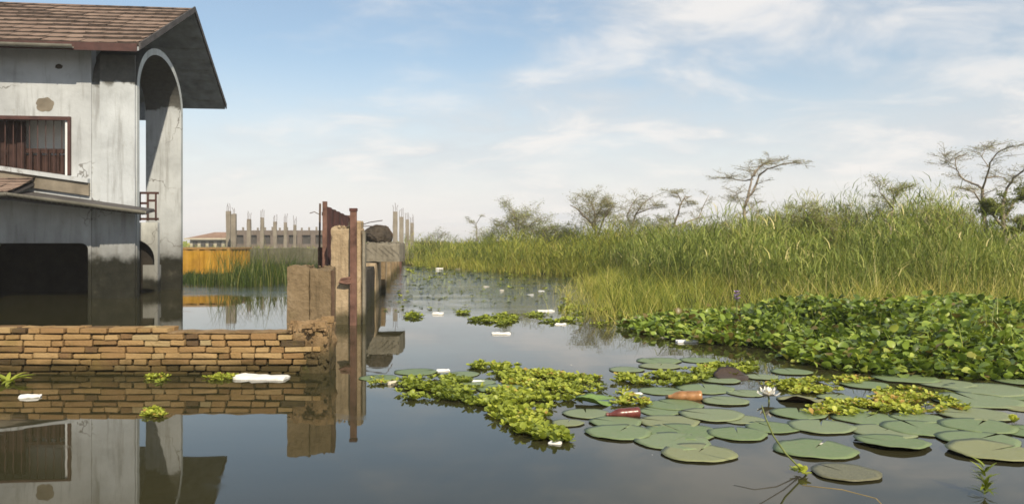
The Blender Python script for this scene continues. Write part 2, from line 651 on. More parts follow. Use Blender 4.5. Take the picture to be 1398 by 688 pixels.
def mat_pad():
    k = Nodes('lily_pad_top')
    oi = k.n('ShaderNodeObjectInfo')
    v = k.coord()
    n = k.noise(v, 7, 6, .65, .2)
    n2 = k.noise(v, 34, 4, .6)
    grad = k.n('ShaderNodeTexGradient', gradient_type='RADIAL')
    k.l(v, grad.inputs[0])
    sepc = k.math('SINE', k.math('MULTIPLY', grad.outputs[1], 2 * math.pi * 17))
    vein = k.rng(sepc, .80, 1.0, 0, .30)
    c = k.ramp(oi.outputs['Random'], [(0, (.135, .195, .078)), (.35, (.165, .225, .105)), (.6, (.195, .240, .130)), (.85, (.215, .240, .120)), (1, (.235, .220, .090))])
    c = k.mix(k.rng(n, .42, .72, 0, .45), c, (.24, .25, .15))
    c = k.mix(k.rng(n2, .60, .74, 0, .5), c, (.07, .10, .035))
    c = k.mix(vein, c, (.18, .22, .10))
    off = k.n('ShaderNodeVectorMath', operation='ADD')
    k.l(v, off.inputs[0])
    k.l(oi.outputs['Location'], off.inputs[1])
    c = k.mix(k.rng(k.noise(off.outputs[0], 3.0, 5, .7), .62, .70, 0, .75), c, (.17, .125, .05))
    c = k.mix(k.rng(k.noise(off.outputs[0], 11, 3, .6), .70, .74, 0, .8), c, (.06, .045, .02))
    k.bump(k.math('ADD', k.math('MULTIPLY', sepc, .15), n2), .35, .006)
    return k.done(c, .5, .3)


M['pad'] = mat_pad()
M['pad_under'] = mat_plain('lily_pad_underside', (.055, .035, .022), .5, .4, .4, 12)
M['pad_old'] = mat_plain('old_spotted_pad', (.135, .13, .07), .4, .4, .5, 22)
M['leaf_bright'] = mat_plain('bright_green_leaf', (.17, .27, .05), .4, .4, .25, 10)

M['grass'] = mat_foliage('marsh_grass_blade', [(0, (0.055, 0.077, 0.013)), (0.35, (0.194, 0.245, 0.04)), (0.6, (0.368, 0.385, 0.07)), (0.82, (0.524, 0.461, 0.109)), (1, (0.717, 0.609, 0.241))])
M['reed'] = mat_foliage('reed_blade', [(0, (0.046, 0.069, 0.015)), (0.4, (0.167, 0.222, 0.047)), (0.7, (0.323, 0.383, 0.089)), (0.9, (0.507, 0.501, 0.162)), (1, (0.76, 0.668, 0.323))])
M['yard'] = mat_foliage('yard_reed_blade', [(0, (0.019, 0.039, 0.011)), (0.5, (0.054, 0.091, 0.018)), (0.85, (0.102, 0.143, 0.028)), (1, (0.24, 0.234, 0.077))])
M['hyac'] = mat_foliage('hyacinth_leaf', [(0, (0.028, 0.047, 0.008)), (0.35, (0.117, 0.179, 0.027)), (0.7, (0.257, 0.352, 0.055)), (0.9, (0.42, 0.482, 0.094)), (1, (0.172, 0.134, 0.044))], .38, .28, .4)
M['lettuce'] = mat_foliage('floating_rosette_leaf', [(0, (0.078, 0.109, 0.02)), (0.35, (0.207, 0.259, 0.033)), (0.7, (0.347, 0.397, 0.05)), (0.9, (0.47, 0.494, 0.077)), (1, (0.403, 0.265, 0.066))], .45, .25, .4)
M['feather'] = mat_foliage('acacia_leaflet', [(0, (0.237, 0.24, 0.103)), (0.5, (0.362, 0.36, 0.161)), (1, (0.5, 0.468, 0.253))], .6, .35, .2)
M['bushleaf'] = mat_foliage('bush_leaflet', [(0, (0.118, 0.15, 0.045)), (0.5, (0.262, 0.3, 0.086)), (1, (0.45, 0.446, 0.164))], .6, .32, .2)
M['bed'] = mat_plain('marsh_soil', (.045, .042, .018), .95, .1, .45, 1.5, .3)

# ------------------------------------------------------------------ ground and water


def in_poly(x, y, poly):
    inside = np.zeros(x.shape, dtype=bool)
    n = len(poly)
    for i in range(n):
        x0, y0 = poly[i]
        x1, y1 = poly[(i + 1) % n]
        if y0 == y1:
            continue
        c = ((y0 > y) != (y1 > y)) & (x < (x1 - x0) * (y - y0) / (y1 - y0) + x0)
        inside ^= c
    return inside


def bank_edge(y):
    return np.interp(y, [0, 10, 12, 16, 20, 25, 26.5, 28, 31, 36, 41, 44, 46], [60, 30, 3.9, 2.9, 2.6, 3.2, 2.6, .9, -.6, -3.0, -5.3, -30, -400])


def build_ground():
    xs = np.concatenate([-np.geomspace(900, 16, 16), np.arange(-15, 16, .8), np.geomspace(16, 900, 16)])
    ys = np.concatenate([[-400, -100, -30, -8, 0, 4], np.arange(6, 60, .8), np.geomspace(62, 1200, 18)])
    X, Y = np.meshgrid(xs, ys)
    land = np.clip((X - bank_edge(Y)) * .9, -1, 1)
    yard = np.clip(np.minimum((-8.6 - X * 0) * 0 + (Y - 24.0) * .7, (-5.2 - X) * .8), -1, 1)
    t = np.maximum(land, yard)
    Z = np.where(t > 0, .02 + .07 * t, -.02 + .55 * t)
    Z = Z + .015 * np.sin(X * 1.7 + Y) * np.cos(Y * 1.3)
    Z = np.where(Y > 44, np.maximum(Z, .10), Z)
    V = np.stack([X, Y, Z], -1).reshape(-1, 3)
    nx, ny = len(xs), len(ys)
    i, j = np.meshgrid(np.arange(nx - 1), np.arange(ny - 1))
    a = (j * nx + i).ravel()
    Q = np.stack([a, a + 1, a + nx + 1, a + nx], -1)
    o = np_obj('ground', V, Q, M['bed'])
    props(o, 'low marsh soil under the water and the grass', None, None, 'structure')
    bm = bmesh.new()
    vs = [bm.verts.new(p) for p in ((-900, -400, 0), (900, -400, 0), (900, 1200, 0), (-900, 1200, 0))]
    bm.faces.new(vs)
    w = bm_obj('water', bm, M['water'])
    props(w, 'dark calm flood water mirroring the sky', None, None, 'structure')


build_ground()

# ------------------------------------------------------------------ the flooded house
TH = math.atan(.117)
HO = Vector((-7.5, 16.0, 0))
house = empty('flooded_house', HO, TH, 'two storey grey plastered house with tiled roof and tall side arch standing in water', 'house')


def roof_slope(name, u0, u1, v0, z0, v1, z1, n, parent, thick=.05):
    """courses of shingles from the eave (v0,z0) up to the ridge (v1,z1); each course is a thin wedge of separate tabs"""
    V, Q, T, MI = [], [], [], []
    for i in range(n):
        a, b = i / n, (i + 1) / n + .02
        va, za = v0 + (v1 - v0) * a, z0 + (z1 - z0) * a
        vb, zb = v0 + (v1 - v0) * min(b, 1), z0 + (z1 - z0) * min(b, 1)
        u = u0 - random.uniform(0, .25)
        while u < u1:
            w = random.uniform(.30, .38)
            ua, ub = max(u, u0), min(u + w - .006, u1)
            u += w
            if ub - ua < .04:
                continue
            lift = thick + random.uniform(-.006, .010)
            t = random.random()
            k = len(V)
            sag = .012 * math.sin(ua * 1.9 + i) + random.uniform(-.004, .004)
            um = (ua + ub) / 2
            V += [(ua, va, za + lift + sag), (um, va - .012 * (1 if v1 > v0 else -1), za + lift + sag - .012), (ub, va, za + lift + sag), (ub, vb, zb + .012), (um, vb, zb + .012), (ua, vb, zb + .012)]
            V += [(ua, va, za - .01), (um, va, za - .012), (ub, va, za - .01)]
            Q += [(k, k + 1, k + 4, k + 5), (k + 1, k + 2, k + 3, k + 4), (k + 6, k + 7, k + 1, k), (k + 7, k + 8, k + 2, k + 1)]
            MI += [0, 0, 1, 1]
            T += [t] * 9
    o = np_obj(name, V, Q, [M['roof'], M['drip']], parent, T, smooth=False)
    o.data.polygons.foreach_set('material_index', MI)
    return o


def gutter(name, a, b, r, parent, brackets=7):
    a, b = Vector(a), Vector(b)
    d = (b - a).normalized()
    side = Vector((0, 0, 1)).cross(d).normalized()
    up = d.cross(side)
    bm = bmesh.new()
    n = 8
    prof = [(r * math.cos(math.pi + math.pi * i / n), r * math.sin(math.pi + math.pi * i / n)) for i in range(n + 1)]
    prof += [(x * .82, y * .82) for x, y in reversed(prof)]
    L0 = [bm.verts.new(a + side * x + up * y) for x, y in prof]
    L1 = [bm.verts.new(b + side * x + up * y) for x, y in prof]
    for i in range(len(prof)):
        j = (i + 1) % len(prof)
        bm.faces.new((L0[i], L0[j], L1[j], L1[i]))
    bm.faces.new(L0)
    bm.faces.new(list(reversed(L1)))
    for i in range(brackets):
        p = a.lerp(b, (i + .5) / brackets)
        tube(bm, [p + side * x * 1.12 + up * y * 1.12 for x, y in prof[:n + 1]], r * .10, 5)
    return bm_obj(name, bm, M['gutter'], parent)


def wall_with_hole(name, u0, u1, z0, z1, v, t, hole, mats, parent, rad=0.0, arch=False):
    """plane wall u0..u1 x z0..z1 of thickness t with one opening (ua, ub, za, zb)"""
    ua, ub, za, zb = hole
    pts = []
    if arch:
        c, r = (ua + ub) / 2, (ub - ua) / 2
        sp = zb - r
        pts = [(ua, za)] + [(c - r * math.cos(math.pi * i / 16), sp + r * math.sin(math.pi * i / 16)) for i in range(17)] + [(ub, za)]
    elif rad:
        pts = [(ua, za)] + [(ua + rad - rad * math.cos(a), zb - rad + rad * math.sin(a)) for a in np.linspace(0, math.pi / 2, 6)] + \
              [(ub - rad + rad * math.sin(a), zb - rad + rad * math.cos(a)) for a in np.linspace(0, math.pi / 2, 6)] + [(ub, za)]
    else:
        pts = [(ua, za), (ua, zb), (ub, zb), (ub, za)]
    bm = bmesh.new()
    closed = za <= z0 + 1e-6
    outer = [(u0, z0), (u0, z1), (u1, z1), (u1, z0)]
    # left, right, top strips built as simple prisms, hole outline filled against a top line
    faces2d = [[(u0, z0), (ua, z0), (ua, z1), (u0, z1)], [(ub, z0), (u1, z0), (u1, z1), (ub, z1)]]
    if not closed:
        faces2d.append([(ua, z0), (ub, z0), (ub, za), (ua, za)])
    top = pts[1:-1] if len(pts) > 4 else [pts[1], pts[2]]
    for (x0, y0), (x1, y1) in zip(top, top[1:]):
        if x1 - x0 > 1e-6:
            faces2d.append([(x0, y0), (x1, y1), (x1, z1), (x0, z1)])
    for f in faces2d:
        fr = [bm.verts.new((x, v, y)) for x, y in f]
        bk = [bm.verts.new((x, v + t, y)) for x, y in f]
        bm.faces.new(fr)
        bm.faces.new(list(reversed(bk)))
    loops = [(pts, False), (outer, True)]
    for lp, cl in loops:
        seq = lp + [lp[0]] if (cl or not closed) else lp
        for (x0, y0), (x1, y1) in zip(seq, seq[1:]):
            q = [bm.verts.new(p) for p in ((x0, v, y0), (x1, v, y1), (x1, v + t, y1), (x0, v + t, y0))]
            bm.faces.new(q)
    bmesh.ops.remove_doubles(bm, verts=bm.verts, dist=1e-5)
    return bm_obj(name, bm, mats, parent)


def build_house():
    h = house
    U0 = -6.5
    # front wall, lower storey with the wide rounded opening, upper storey with the barred opening
    wall_with_hole('lower_wall', U0, -.80, -.8, 2.12, -.03, .24, (-2.62, -.86, -.8, 1.09), M['plaster'], h, .13)
    w = wall_with_hole('upper_wall', U0, -.80, 2.125, 5.12, -.03, .24, (-3.4, -1.17, 2.42, 3.56), M['plaster'], h)
    # damage on the plaster: a bare brown patch and a dark disc for a hole's shade
    for u, z, rx, rz_, m in ((-1.66, 3.80, .17, .14, 'band'), (-1.40, 4.55, .07, .05, 'lump')):
        bm = bmesh.new()
        ring = [bm.verts.new((u + rx * math.cos(a) * (1 + .28 * nz((math.cos(a), math.sin(a), z), 2.3)), -.036, z + rz_ * math.sin(a) * (1 + .28 * nz((math.sin(a), math.cos(a), z), 2.6)))) for a in np.linspace(0, 2 * math.pi, 26)[:-1]]
        bm.faces.new(ring)
        r = bmesh.ops.extrude_face_region(bm, geom=list(bm.faces))
        bmesh.ops.translate(bm, verts=[x for x in r['geom'] if isinstance(x, bmesh.types.BMVert)], vec=(0, .004, 0))
        bm_obj('plaster_patch', bm, M[m], w)
    # side, back and inner walls
    bm = bmesh.new()
    box(bm, (U0 + .1, 3.1, 2.1), (.2, 5.8, 5.8))
    box(bm, (-4.3, 6.0, 2.1), (4.2, .2, 5.8))
    box(bm, (-2.15, 4.5, 3.4), (.2, 2.8, 3.2))
    bm_obj('inner_wall', bm, M['plaster'], h)
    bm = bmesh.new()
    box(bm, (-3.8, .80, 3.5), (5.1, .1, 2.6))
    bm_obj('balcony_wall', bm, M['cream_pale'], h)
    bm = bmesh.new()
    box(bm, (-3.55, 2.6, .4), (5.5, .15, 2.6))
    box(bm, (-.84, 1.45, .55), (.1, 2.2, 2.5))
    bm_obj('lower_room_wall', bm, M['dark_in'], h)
    bm = bmesh.new()
    box(bm, (-3.65, 1.65, 2.10), (5.5, 2.88, .14))
    bm_obj('floor_slab', bm, M['conc_grey'], h)
    # arch: near leg, crown and far leg
    uo, ui = .05, -.87
    bm = bmesh.new()
    pts_o, pts_i = [(0, -.8)], [(.15, -.8)]
    for a in np.linspace(math.pi, 0, 33):
        pts_o.append((1.575 + 1.575 * math.cos(a), 4.17 + 1.10 * math.sin(a)))
        pts_i.append((1.575 + 1.425 * math.cos(a), 4.17 + .965 * math.sin(a)))
    pts_o.append((3.15, -.8))
    pts_i.append((3.0, -.8))
    n = len(pts_o)
    rows = []
    for kk, ((vo, zo), (vi, zi)) in enumerate(zip(pts_o, pts_i)):
        ui = -.87 + .13 * kk / (n - 1)
        rows.append([bm.verts.new((ui, vo, zo)), bm.verts.new((uo, vo, zo)), bm.verts.new((uo, vi, zi)), bm.verts.new((ui, vi, zi))])
    for a, b in zip(rows, rows[1:]):
        for k in range(4):
            f = bm.faces.new((a[k], a[(k + 1) % 4], b[(k + 1) % 4], b[k]))
            f.material_index = 1 if k == 1 else 0
    bm.faces.new(rows[0])
    bm.faces.new(rows[-1])
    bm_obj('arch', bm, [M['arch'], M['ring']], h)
    # flat pilaster on the near leg
    bm = bmesh.new()
    box(bm, (-.30, -.03, 2.0), (.66, .058, 5.6))
    bm_obj('pilaster', bm, M['arch'], h)
    # low tiled wall between the legs with a small arch, railing above it
    wall_with_hole('tiled_wall', -1.5, -.17, -.8, 1.55, 2.0, .14, (-1.13, -.24, -.8, 1.17), M['tile_white'], h, arch=True)
    bm = bmesh.new()
    box(bm, (-.40, 2.35, .05), (.30, .3, 1.1))
    bm_obj('tiled_block', bm, M['tile_white'], h)
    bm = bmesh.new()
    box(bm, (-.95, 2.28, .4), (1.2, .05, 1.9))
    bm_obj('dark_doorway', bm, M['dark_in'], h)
    bm = bmesh.new()
    z0, z1 = 1.56, 2.24
    for z in (z0 + .07, z1 - .03):
        box(bm, (-.72, 2.07, z), (1.1, .04, .05))
    for u in np.arange(-1.25, -.15, .17):
        box(bm, (u, 2.07, (z0 + z1) / 2), (.035, .03, z1 - z0 - .06))
    for i, u in enumerate(np.arange(-1.16, -.2, .17)):
        for z in (z0 + .22, z0 + .45):
            box(bm, (u, 2.06, z + (.03 if i % 2 else -.03)), (.135, .028, .05))
    bm_obj('balcony_railing', bm, M['maroon'], h)
    # opening: frame, bars, inner balustrade, wooden screen, white post
    fr = bmesh.new()
    box(fr, (-2.3, -.04, 3.53), (2.26, .10, .07))
    box(fr, (-1.20, -.04, 2.98), (.05, .09, 1.12))
    frame = bm_obj('window_frame', fr, M['maroon'], h)
    bm = bmesh.new()
    for i in range(12):
        bm = bmesh.new()
        tube(bm, [(-1.38 - i * .15, .05, 2.40), (-1.38 - i * .15, .05, 3.52)], .009, 5)
        bm_obj('window_bar', bm, M['maroon'], frame)
    bm = bmesh.new()
    for zt in (2.95, 2.50):
        box(bm, (-1.9, .50, zt), (1.5, .05, .09))
    for i in range(9):
        box(bm, (-1.30 - i * .17, .50, 2.70), (.055, .04, .5))
    box(bm, (-1.9, .55, 2.66), (1.5, .02, .42))
    bm_obj('inner_balustrade', bm, M['screen'], h)
    bm = bmesh.new()
    for i in range(6):
        box(bm, (-2.32 - i * .19, .45 + (.03 if i % 2 else 0), 2.98), (.17, .04, 1.12))
    bm_obj('wooden_screen', bm, M['screen'], h)
    bm = bmesh.new()
    box(bm, (-1.255, .0, 2.98), (.065, .07, 1.12))
    bevel(bm, .008)
    bm_obj('white_post', bm, M['white_metal'], h)
    # sloping sill and the band under it
    bm = bmesh.new()
    q = [(-3.6, 2.66), (-.82, 2.27)]
    for (ua, za), (ub, zb) in zip(q, q[1:]):
        vs = []
        for u, z in ((ua, za), (ub, zb)):
            vs.append([bm.verts.new(p) for p in ((u, -.16, z), (u, -.16, z + .075), (u, -.032, z + .09), (u, -.032, z))])
        for k in range(4):
            bm.faces.new((vs[0][k], vs[0][(k + 1) % 4], vs[1][(k + 1) % 4], vs[1][k]))
        bm.faces.new(vs[0])
        bm.faces.new(vs[1])
    bm_obj('window_sill', bm, M['plaster'], h)
    bm = bmesh.new()
    vs = [[bm.verts.new(p) for p in ((u, -.10, z - .25), (u, -.10, z - .003), (u, -.034, z - .003), (u, -.034, z - .25))] for u, z in ((-3.6, 2.66), (-.82, 2.27))]
    for k in range(4):
        bm.faces.new((vs[0][k], vs[0][(k + 1) % 4], vs[1][(k + 1) % 4], vs[1][k]))
    bm.faces.new(vs[0])
    bm.faces.new(vs[1])
    bm_obj('wall_band', bm, M['band'], h)
    # pent roof over the lower opening and its drooping gutter
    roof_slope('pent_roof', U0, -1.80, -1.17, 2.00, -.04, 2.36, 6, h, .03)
    bm = bmesh.new()
    vs = [bm.verts.new(p) for p in ((U0, -1.15, 1.97), (-1.82, -1.15, 1.97), (-1.82, -.035, 2.28), (U0, -.035, 2.28))]
    bm.faces.new(vs)
    r = bmesh.ops.extrude_face_region(bm, geom=list(bm.faces))
    bmesh.ops.translate(bm, verts=[x for x in r['geom'] if isinstance(x, bmesh.types.BMVert)], vec=(0, 0, -.05))
    bm_obj('pent_roof_board', bm, M['verge'], h)
    bm = bmesh.new()
    a = [(-1.95, -1.20, 1.945), (.40, -.70, 1.69)]
    b = [(-1.95, -.062, 2.10), (.40, -.062, 1.77)]
    top = [bm.verts.new(p) for p in (a[0], a[1], b[1], b[0])]
    bm.faces.new(top)
    r = bmesh.ops.extrude_face_region(bm, geom=list(bm.faces))
    bmesh.ops.translate(bm, verts=[x for x in r['geom'] if isinstance(x, bmesh.types.BMVert)], vec=(0, 0, -.06))
    bm_obj('canopy_board', bm, M['verge'], h)
    gutter('gutter', (U0, -1.25, 2.00), (-1.80, -1.25, 2.00), .075, h, 10)
    gutter('gutter', (-1.82, -1.25, 2.01), (.46, -.75, 1.70), .07, h, 26)
    # main roof
    U1 = .30
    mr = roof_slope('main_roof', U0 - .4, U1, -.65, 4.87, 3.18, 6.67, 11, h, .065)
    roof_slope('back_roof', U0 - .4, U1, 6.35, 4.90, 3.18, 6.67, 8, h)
    bm = bmesh.new()
    for (v0, z0, v1, z1) in ((-.63, 4.85, 3.18, 6.64), (6.33, 4.88, 3.18, 6.64)):
        n = 9
        for i in range(n):
            a0, a1 = i / n, (i + 1) / n
            p = [(v0 + (v1 - v0) * a, z0 + (z1 - z0) * a) for a in (a0, a1)]
            drop = .085
            pts = [(p[0][0], p[0][1] - .005), (p[0][0], p[0][1] - drop), (p[1][0], p[1][1] - drop * .35), (p[1][0], p[1][1] - .005)]
            L0 = [bm.verts.new((U0 - .4, v, z)) for v, z in pts]
            L1 = [bm.verts.new((U1 - .01, v, z)) for v, z in pts]
            for k in range(4):
                bm.faces.new((L0[k], L0[(k + 1) % 4], L1[(k + 1) % 4], L1[k]))
            bm.faces.new(L0)
            bm.faces.new(L1)
    bm_obj('roof_soffit', bm, M['soffit'], h)
    bm = bmesh.new()   # verge boards
    for (v0, z0, v1, z1) in ((-.66, 4.85, 3.18, 6.66), (6.36, 4.88, 3.18, 6.66)):
        pts = [(v0, z0 + .06), (v1, z1 + .06), (v1, z1 - .07), (v0, z0 - .07)]
        A = [bm.verts.new((U1 + .002, v, z)) for v, z in pts]
        B = [bm.verts.new((U1 + .03, v, z)) for v, z in pts]
        for k in range(4):
            bm.faces.new((A[k], A[(k + 1) % 4], B[(k + 1) % 4], B[k]))
        bm.faces.new(A)
        bm.faces.new(B)
    bm_obj('verge_board', bm, M['verge'], h)
    gutter('gutter', (U0 - .4, -.73, 4.86), (-.86, -.73, 4.82), .065, h, 9)
    bm = bmesh.new()
    box(bm, (-3.30, -.668, 4.815), (7.14, .03, .15))
    bm_obj('fascia_board', bm, M['maroon'], h)
    bm = bmesh.new()
    box(bm, (-4.0, 5.85, 4.62), (4.7, .2, .45))
    bm_obj('back_beam', bm, M['soffit'], h)


build_house()

# ------------------------------------------------------------------ low brick wall in front
YB = 6.74


def build_brick_wall():
    root = empty('brick_wall', (-3.8, YB, 0), 0, 'low ruined ochre brick wall with crumbled end standing in water', 'brick wall')
    bm = bmesh.new()
    lay = bm.verts.layers.float.new('tint')
    x_end = -1.83
    H = .0525
    for course in range(-3, 7):
        z = .043 + course * H
        x = -8.2 + random.uniform(0, .1)
        top = course == 6
        ragged = -1.84 + (random.uniform(.0, .24) if course < 5 else 0)
        while x < ragged:
            long_ = random.random() < .56
            w = random.uniform(.19, .225) if long_ else random.uniform(.085, .115)
            xe = x + w
            lim = ragged
            if top:
                lim = (228 - CX) * YB / F
            if xe > lim:
                if lim - x < .05:
                    break
                xe, w = lim, lim - x
            for row in (0, 1):
                if row == 1 and course < 0:
                    continue
                vs = box(bm, ((x + xe) / 2 - -3.8, (0.055 + random.uniform(-.010, .008)) if row == 0 else .185, z + random.uniform(-.004, .004)), (w, .11, .041 + random.uniform(-.003, .004)), random.uniform(-.02, .02), 0, .0045)
                t = min(1, max(0, random.gauss(.58, .2)))
                if random.random() < .06:
                    t = random.uniform(0, .1)
                for v in vs:
                    v[lay] = t
            x = xe + random.uniform(.010, .022)
    bevel(bm, .006, 2)
    for v in bm.verts:
        q = v.co * 1.0
        v.co += Vector((nz(q, 22), nz(q, 22, 7), nz(q, 22, 13))) * .004
    bm_obj('brickwork', bm, M['brick'], root)
    bm = bmesh.new()
    rough_box(bm, ((-8.2 - 1.84) / 2 + 3.8, .125, .035), (6.3, .165, .60), .12, .004, 6)
    rough_box(bm, ((-8.2 - 2.93) / 2 + 3.8, .13, .355), (5.2, .15, .03), .12, .003, 6)
    bm_obj('mortar', bm, M['mortar'], root)
    bm = bmesh.new()
    a_, b_ = (226 - CX) * YB / F + 3.8, -1.85 + 3.8
    rough_box(bm, ((a_ + b_) / 2, .125, .341), (b_ - a_, .215, .014), .05, .006, 9, 0, .008, .004, 3)
    bm_obj('mortar_bed', bm, M['conc_plaster'], root)
    # the crumbled, plaster-covered end
    bm = bmesh.new()
    rough_box(bm, (-1.70 + 3.8, .20, .13), (.30, .34, .58), .03, .022, 11, 0, .05, .012, 4)
    for i in range(16):
        box(bm, (-1.70 + 3.8 + random.uniform(-.17, .14), .17 + random.uniform(-.17, .12), .39 + random.uniform(-.05, .05)), (random.uniform(.05, .12), random.uniform(.05, .1), random.uniform(.03, .06)), random.uniform(-.3, .3), 0, .006)
    rubble(bm, (-1.72 + 3.8, .12, .34), (.17, .16, .08), 60, .024)
    rubble(bm, (-1.68 + 3.8, .03, .04), (.14, .03, .34), 45, .020)
    bm_obj('crumbled_end', bm, M['conc_plaster'], root)


build_brick_wall()


def build_gate():
    # block pier behind the brick wall's end
    r1 = empty('concrete_pier', (-1.875, 7.55, 0), R(3), 'squat brown concrete pier behind the brick wall end', 'pier')
    bm = bmesh.new()
    rough_box(bm, (-.10, 0, .03), (.205, .28, 1.69), .03, .004, 9, 0, .03, .006, 2)
    rough_box(bm, (.103, .005, .025), (.197, .28, 1.68), .03, .004, 9, 0, .03, .006, 8)
    rubble(bm, (0, 0, .868), (.18, .1, .012), 26, .016)
    bm_obj('pier_block', bm, M['conc_brown'], r1)
    bm = bmesh.new()
    tube(bm, [(.215, -.12, -.5), (.215, -.12, .84)], .018, 6)
    bm_obj('pier_steel', bm, M['rebar'], r1)

    # tall gate pillar
    r2 = empty('gate_pillar', (-2.22, 11.0, 0), TH * .5, 'tall tan concrete gate pillar with chipped top', 'gate pillar')
    bm = bmesh.new()
    rough_box(bm, (-.02, 0, .30), (.40, .42, 2.0), .035, .005, 8, 0, .05, .010, 5)
    rough_box(bm, (.085, .03, 1.33), (.17, .30, .14), .04, .015, 8, 0, .03, .02, 15)
    rubble(bm, (-.05, -.02, 1.29), (.15, .14, .03), 45, .024)
    bm_obj('pillar_shaft', bm, M['conc_tan'], r2)
    bm = bmesh.new()
    box(bm, (.215, -.10, .30), (.035, .12, 1.9))
    bm_obj('pale_jamb', bm, M['conc_grey'], r2)
    r3 = empty('gate_post', (-2.115, 10.75, 0), 0, 'rusty red steel gate post with bent latch on the tan pillar', 'gate post')
    bm = bmesh.new()
    box(bm, (0, 0, .53), (.085, .05, 2.0))
    box(bm, (-.035, -.03, .40), (.015, .02, 1.6))
    bevel(bm, .004, 1)
    bm_obj('post', bm, M['gate_red'], r3)
    bm = bmesh.new()
    box(bm, (0, -.002, 1.535), (.10, .07, .04))
    bm_obj('cap', bm, M['gate_dark'], r3)
    bm = bmesh.new()
    tube(bm, [(-.03, -.035, .63), (-.15, -.06, .615), (-.18, -.06, .575), (-.09, -.05, .555), (-.03, -.04, .56)], .016, 6)
    box(bm, (-.10, -.045, .60), (.12, .02, .05), .1)
    bm_obj('latch', bm, M['gate_red'], r3)

    # swung-open gate leaf
    a, b = P(444, 300, 11.25), P(477, 300, 14.4)
    ang = math.atan2(b.y - a.y, b.x - a.x)
    L = (Vector((b.x, b.y)) - Vector((a.x, a.y))).length
    r4 = empty('gate_leaf', (a.x, a.y, 0), ang, 'dark red sheet metal gate leaf swung open behind the tan pillar', 'gate')
    bm = bmesh.new()
    n = 24
    vs = []
    for i in range(n + 1):
        x = L * i / n
        y = .010 * (1 if (i // 2) % 2 else -1)
        zt = 1.62 - .06 * i / n
        vs.append((bm.verts.new((x, y, -.2)), bm.verts.new((x, y, zt)), bm.verts.new((x, y + .006, zt)), bm.verts.new((x, y + .006, -.2))))
    for p, q in zip(vs, vs[1:]):
        for k in range(4):
            bm.faces.new((p[k], p[(k + 1) % 4], q[(k + 1) % 4], q[k]))
    bm_obj('sheet', bm, M['gate_dark'], r4)
    bm = bmesh.new()
    box(bm, (-.03, 0, .70), (.06, .06, 1.94))
    box(bm, (L + .02, 0, .66), (.05, .05, 1.84))
    box(bm, (L + .02, 0, 1.56), (.14, .10, .05))
    for z in (1.50, .80, .10):
        box(bm, (L / 2, .035, z), (L - .04, .03, .05))
    bm_obj('frame', bm, M['gate_red'], r4)
    # rusty plate and thin post left of it
    r5 = empty('fence_post', P(438.5, 332, 11.6).to_2d().to_3d(), 0, 'thin rusty post with red plate left of the open gate leaf', 'post')
    bm = bmesh.new()
    tube(bm, [(-.02, 0, -.3), (-.025, 0, 1.0), (-.02, .02, 1.66)], .016, 6)
    tube(bm, [(-.02, 0, 1.50), (-.10, 0, 1.54), (-.17, .02, 1.52)], .006, 5)
    bm_obj('rod', bm, M['rebar'], r5)
    bm = bmesh.new()
    box(bm, (.0, .02, .88), (.10, .03, .30))
    box(bm, (.015, .03, .30), (.07, .03, .8))
    bm_obj('plate', bm, M['gate_red'], r5)

    # perimeter wall running away from the gate
    w = empty('boundary_wall', (-2.6, 15.4, 0), TH, 'long concrete boundary wall running away from the gate pillar', 'wall')

    def wl(name, y0, y1, x0, x1, z0, z1, m, **kw):
        bm = bmesh.new()
        rough_box(bm, ((x0 + x1) / 2, (y0 + y1) / 2, (z0 + z1) / 2), (x1 - x0, y1 - y0, z1 - z0), kw.get('res', .12), kw.get('amp', .015), 4, 0, kw.get('ta', .02), kw.get('chip', .015), kw.get('off', 0))
        return bm_obj(name, bm, M[m], w)
    wl('recessed_wall', -4.0, -.01, -.20, -.02, -.6, .66, 'conc_dark')  # near-black colour holds the slab's shadow over this stretch
    wl('plastered_wall', 0, 22.0, -.24, .0, -.6, .72, 'conc_tan', res=.2)
    wl('end_of_wall', 22.01, 34.0, -.24, .0, -.6, .80, 'conc_dark', res=.3)
    for i in range(6):
        bm = bmesh.new()
        rough_box(bm, (.03, 2.4 + i * 3.4, .08), (.12, .22, 1.3), .08, .012, 5, 0, .02, .01, i)
        bm_obj('buttress', bm, M['conc_brown'], w)
    s = empty('broken_slab', (-2.56, 16.25, 0), 0, 'jutting grey concrete slab with crumbling top on the boundary wall', 'slab')
    bm = bmesh.new()
    rough_box(bm, (0.02, 0, .91), (.66, .9, .37), .05, .010, 6, 0, .02, .012, 3)
    rubble(bm, (0.02, -.1, 1.09), (.31, .35, .015), 90, .024)
    for i in range(5):
        rot = Matrix.Rotation(R(40), 4, 'Y')
        box(bm, (-.2 + i * .12, -.457, .92), (.26, .006, .008), 0, 0, 0, rot)
    bm_obj('slab_block', bm, M['conc_grey'], s)
    lump = bmesh.new()
    bmesh.ops.create_icosphere(lump, subdivisions=4, radius=1.0)
    for v in lump.verts:
        v.co = Vector((v.co.x * .30, v.co.y * .45, max(v.co.z, -.45) * .24)) * (1 + .14 * nz(v.co, 1.6) + .05 * nz(v.co, 5) + .03 * nz(v.co, 14))
        v.co += Vector((-2.72, 16.45, 1.22))
    o = bm_obj('rubble_mound', lump, M['lump'])
    props(o, 'dark rounded lump of rubble lying on the jutting slab', 'rubble')
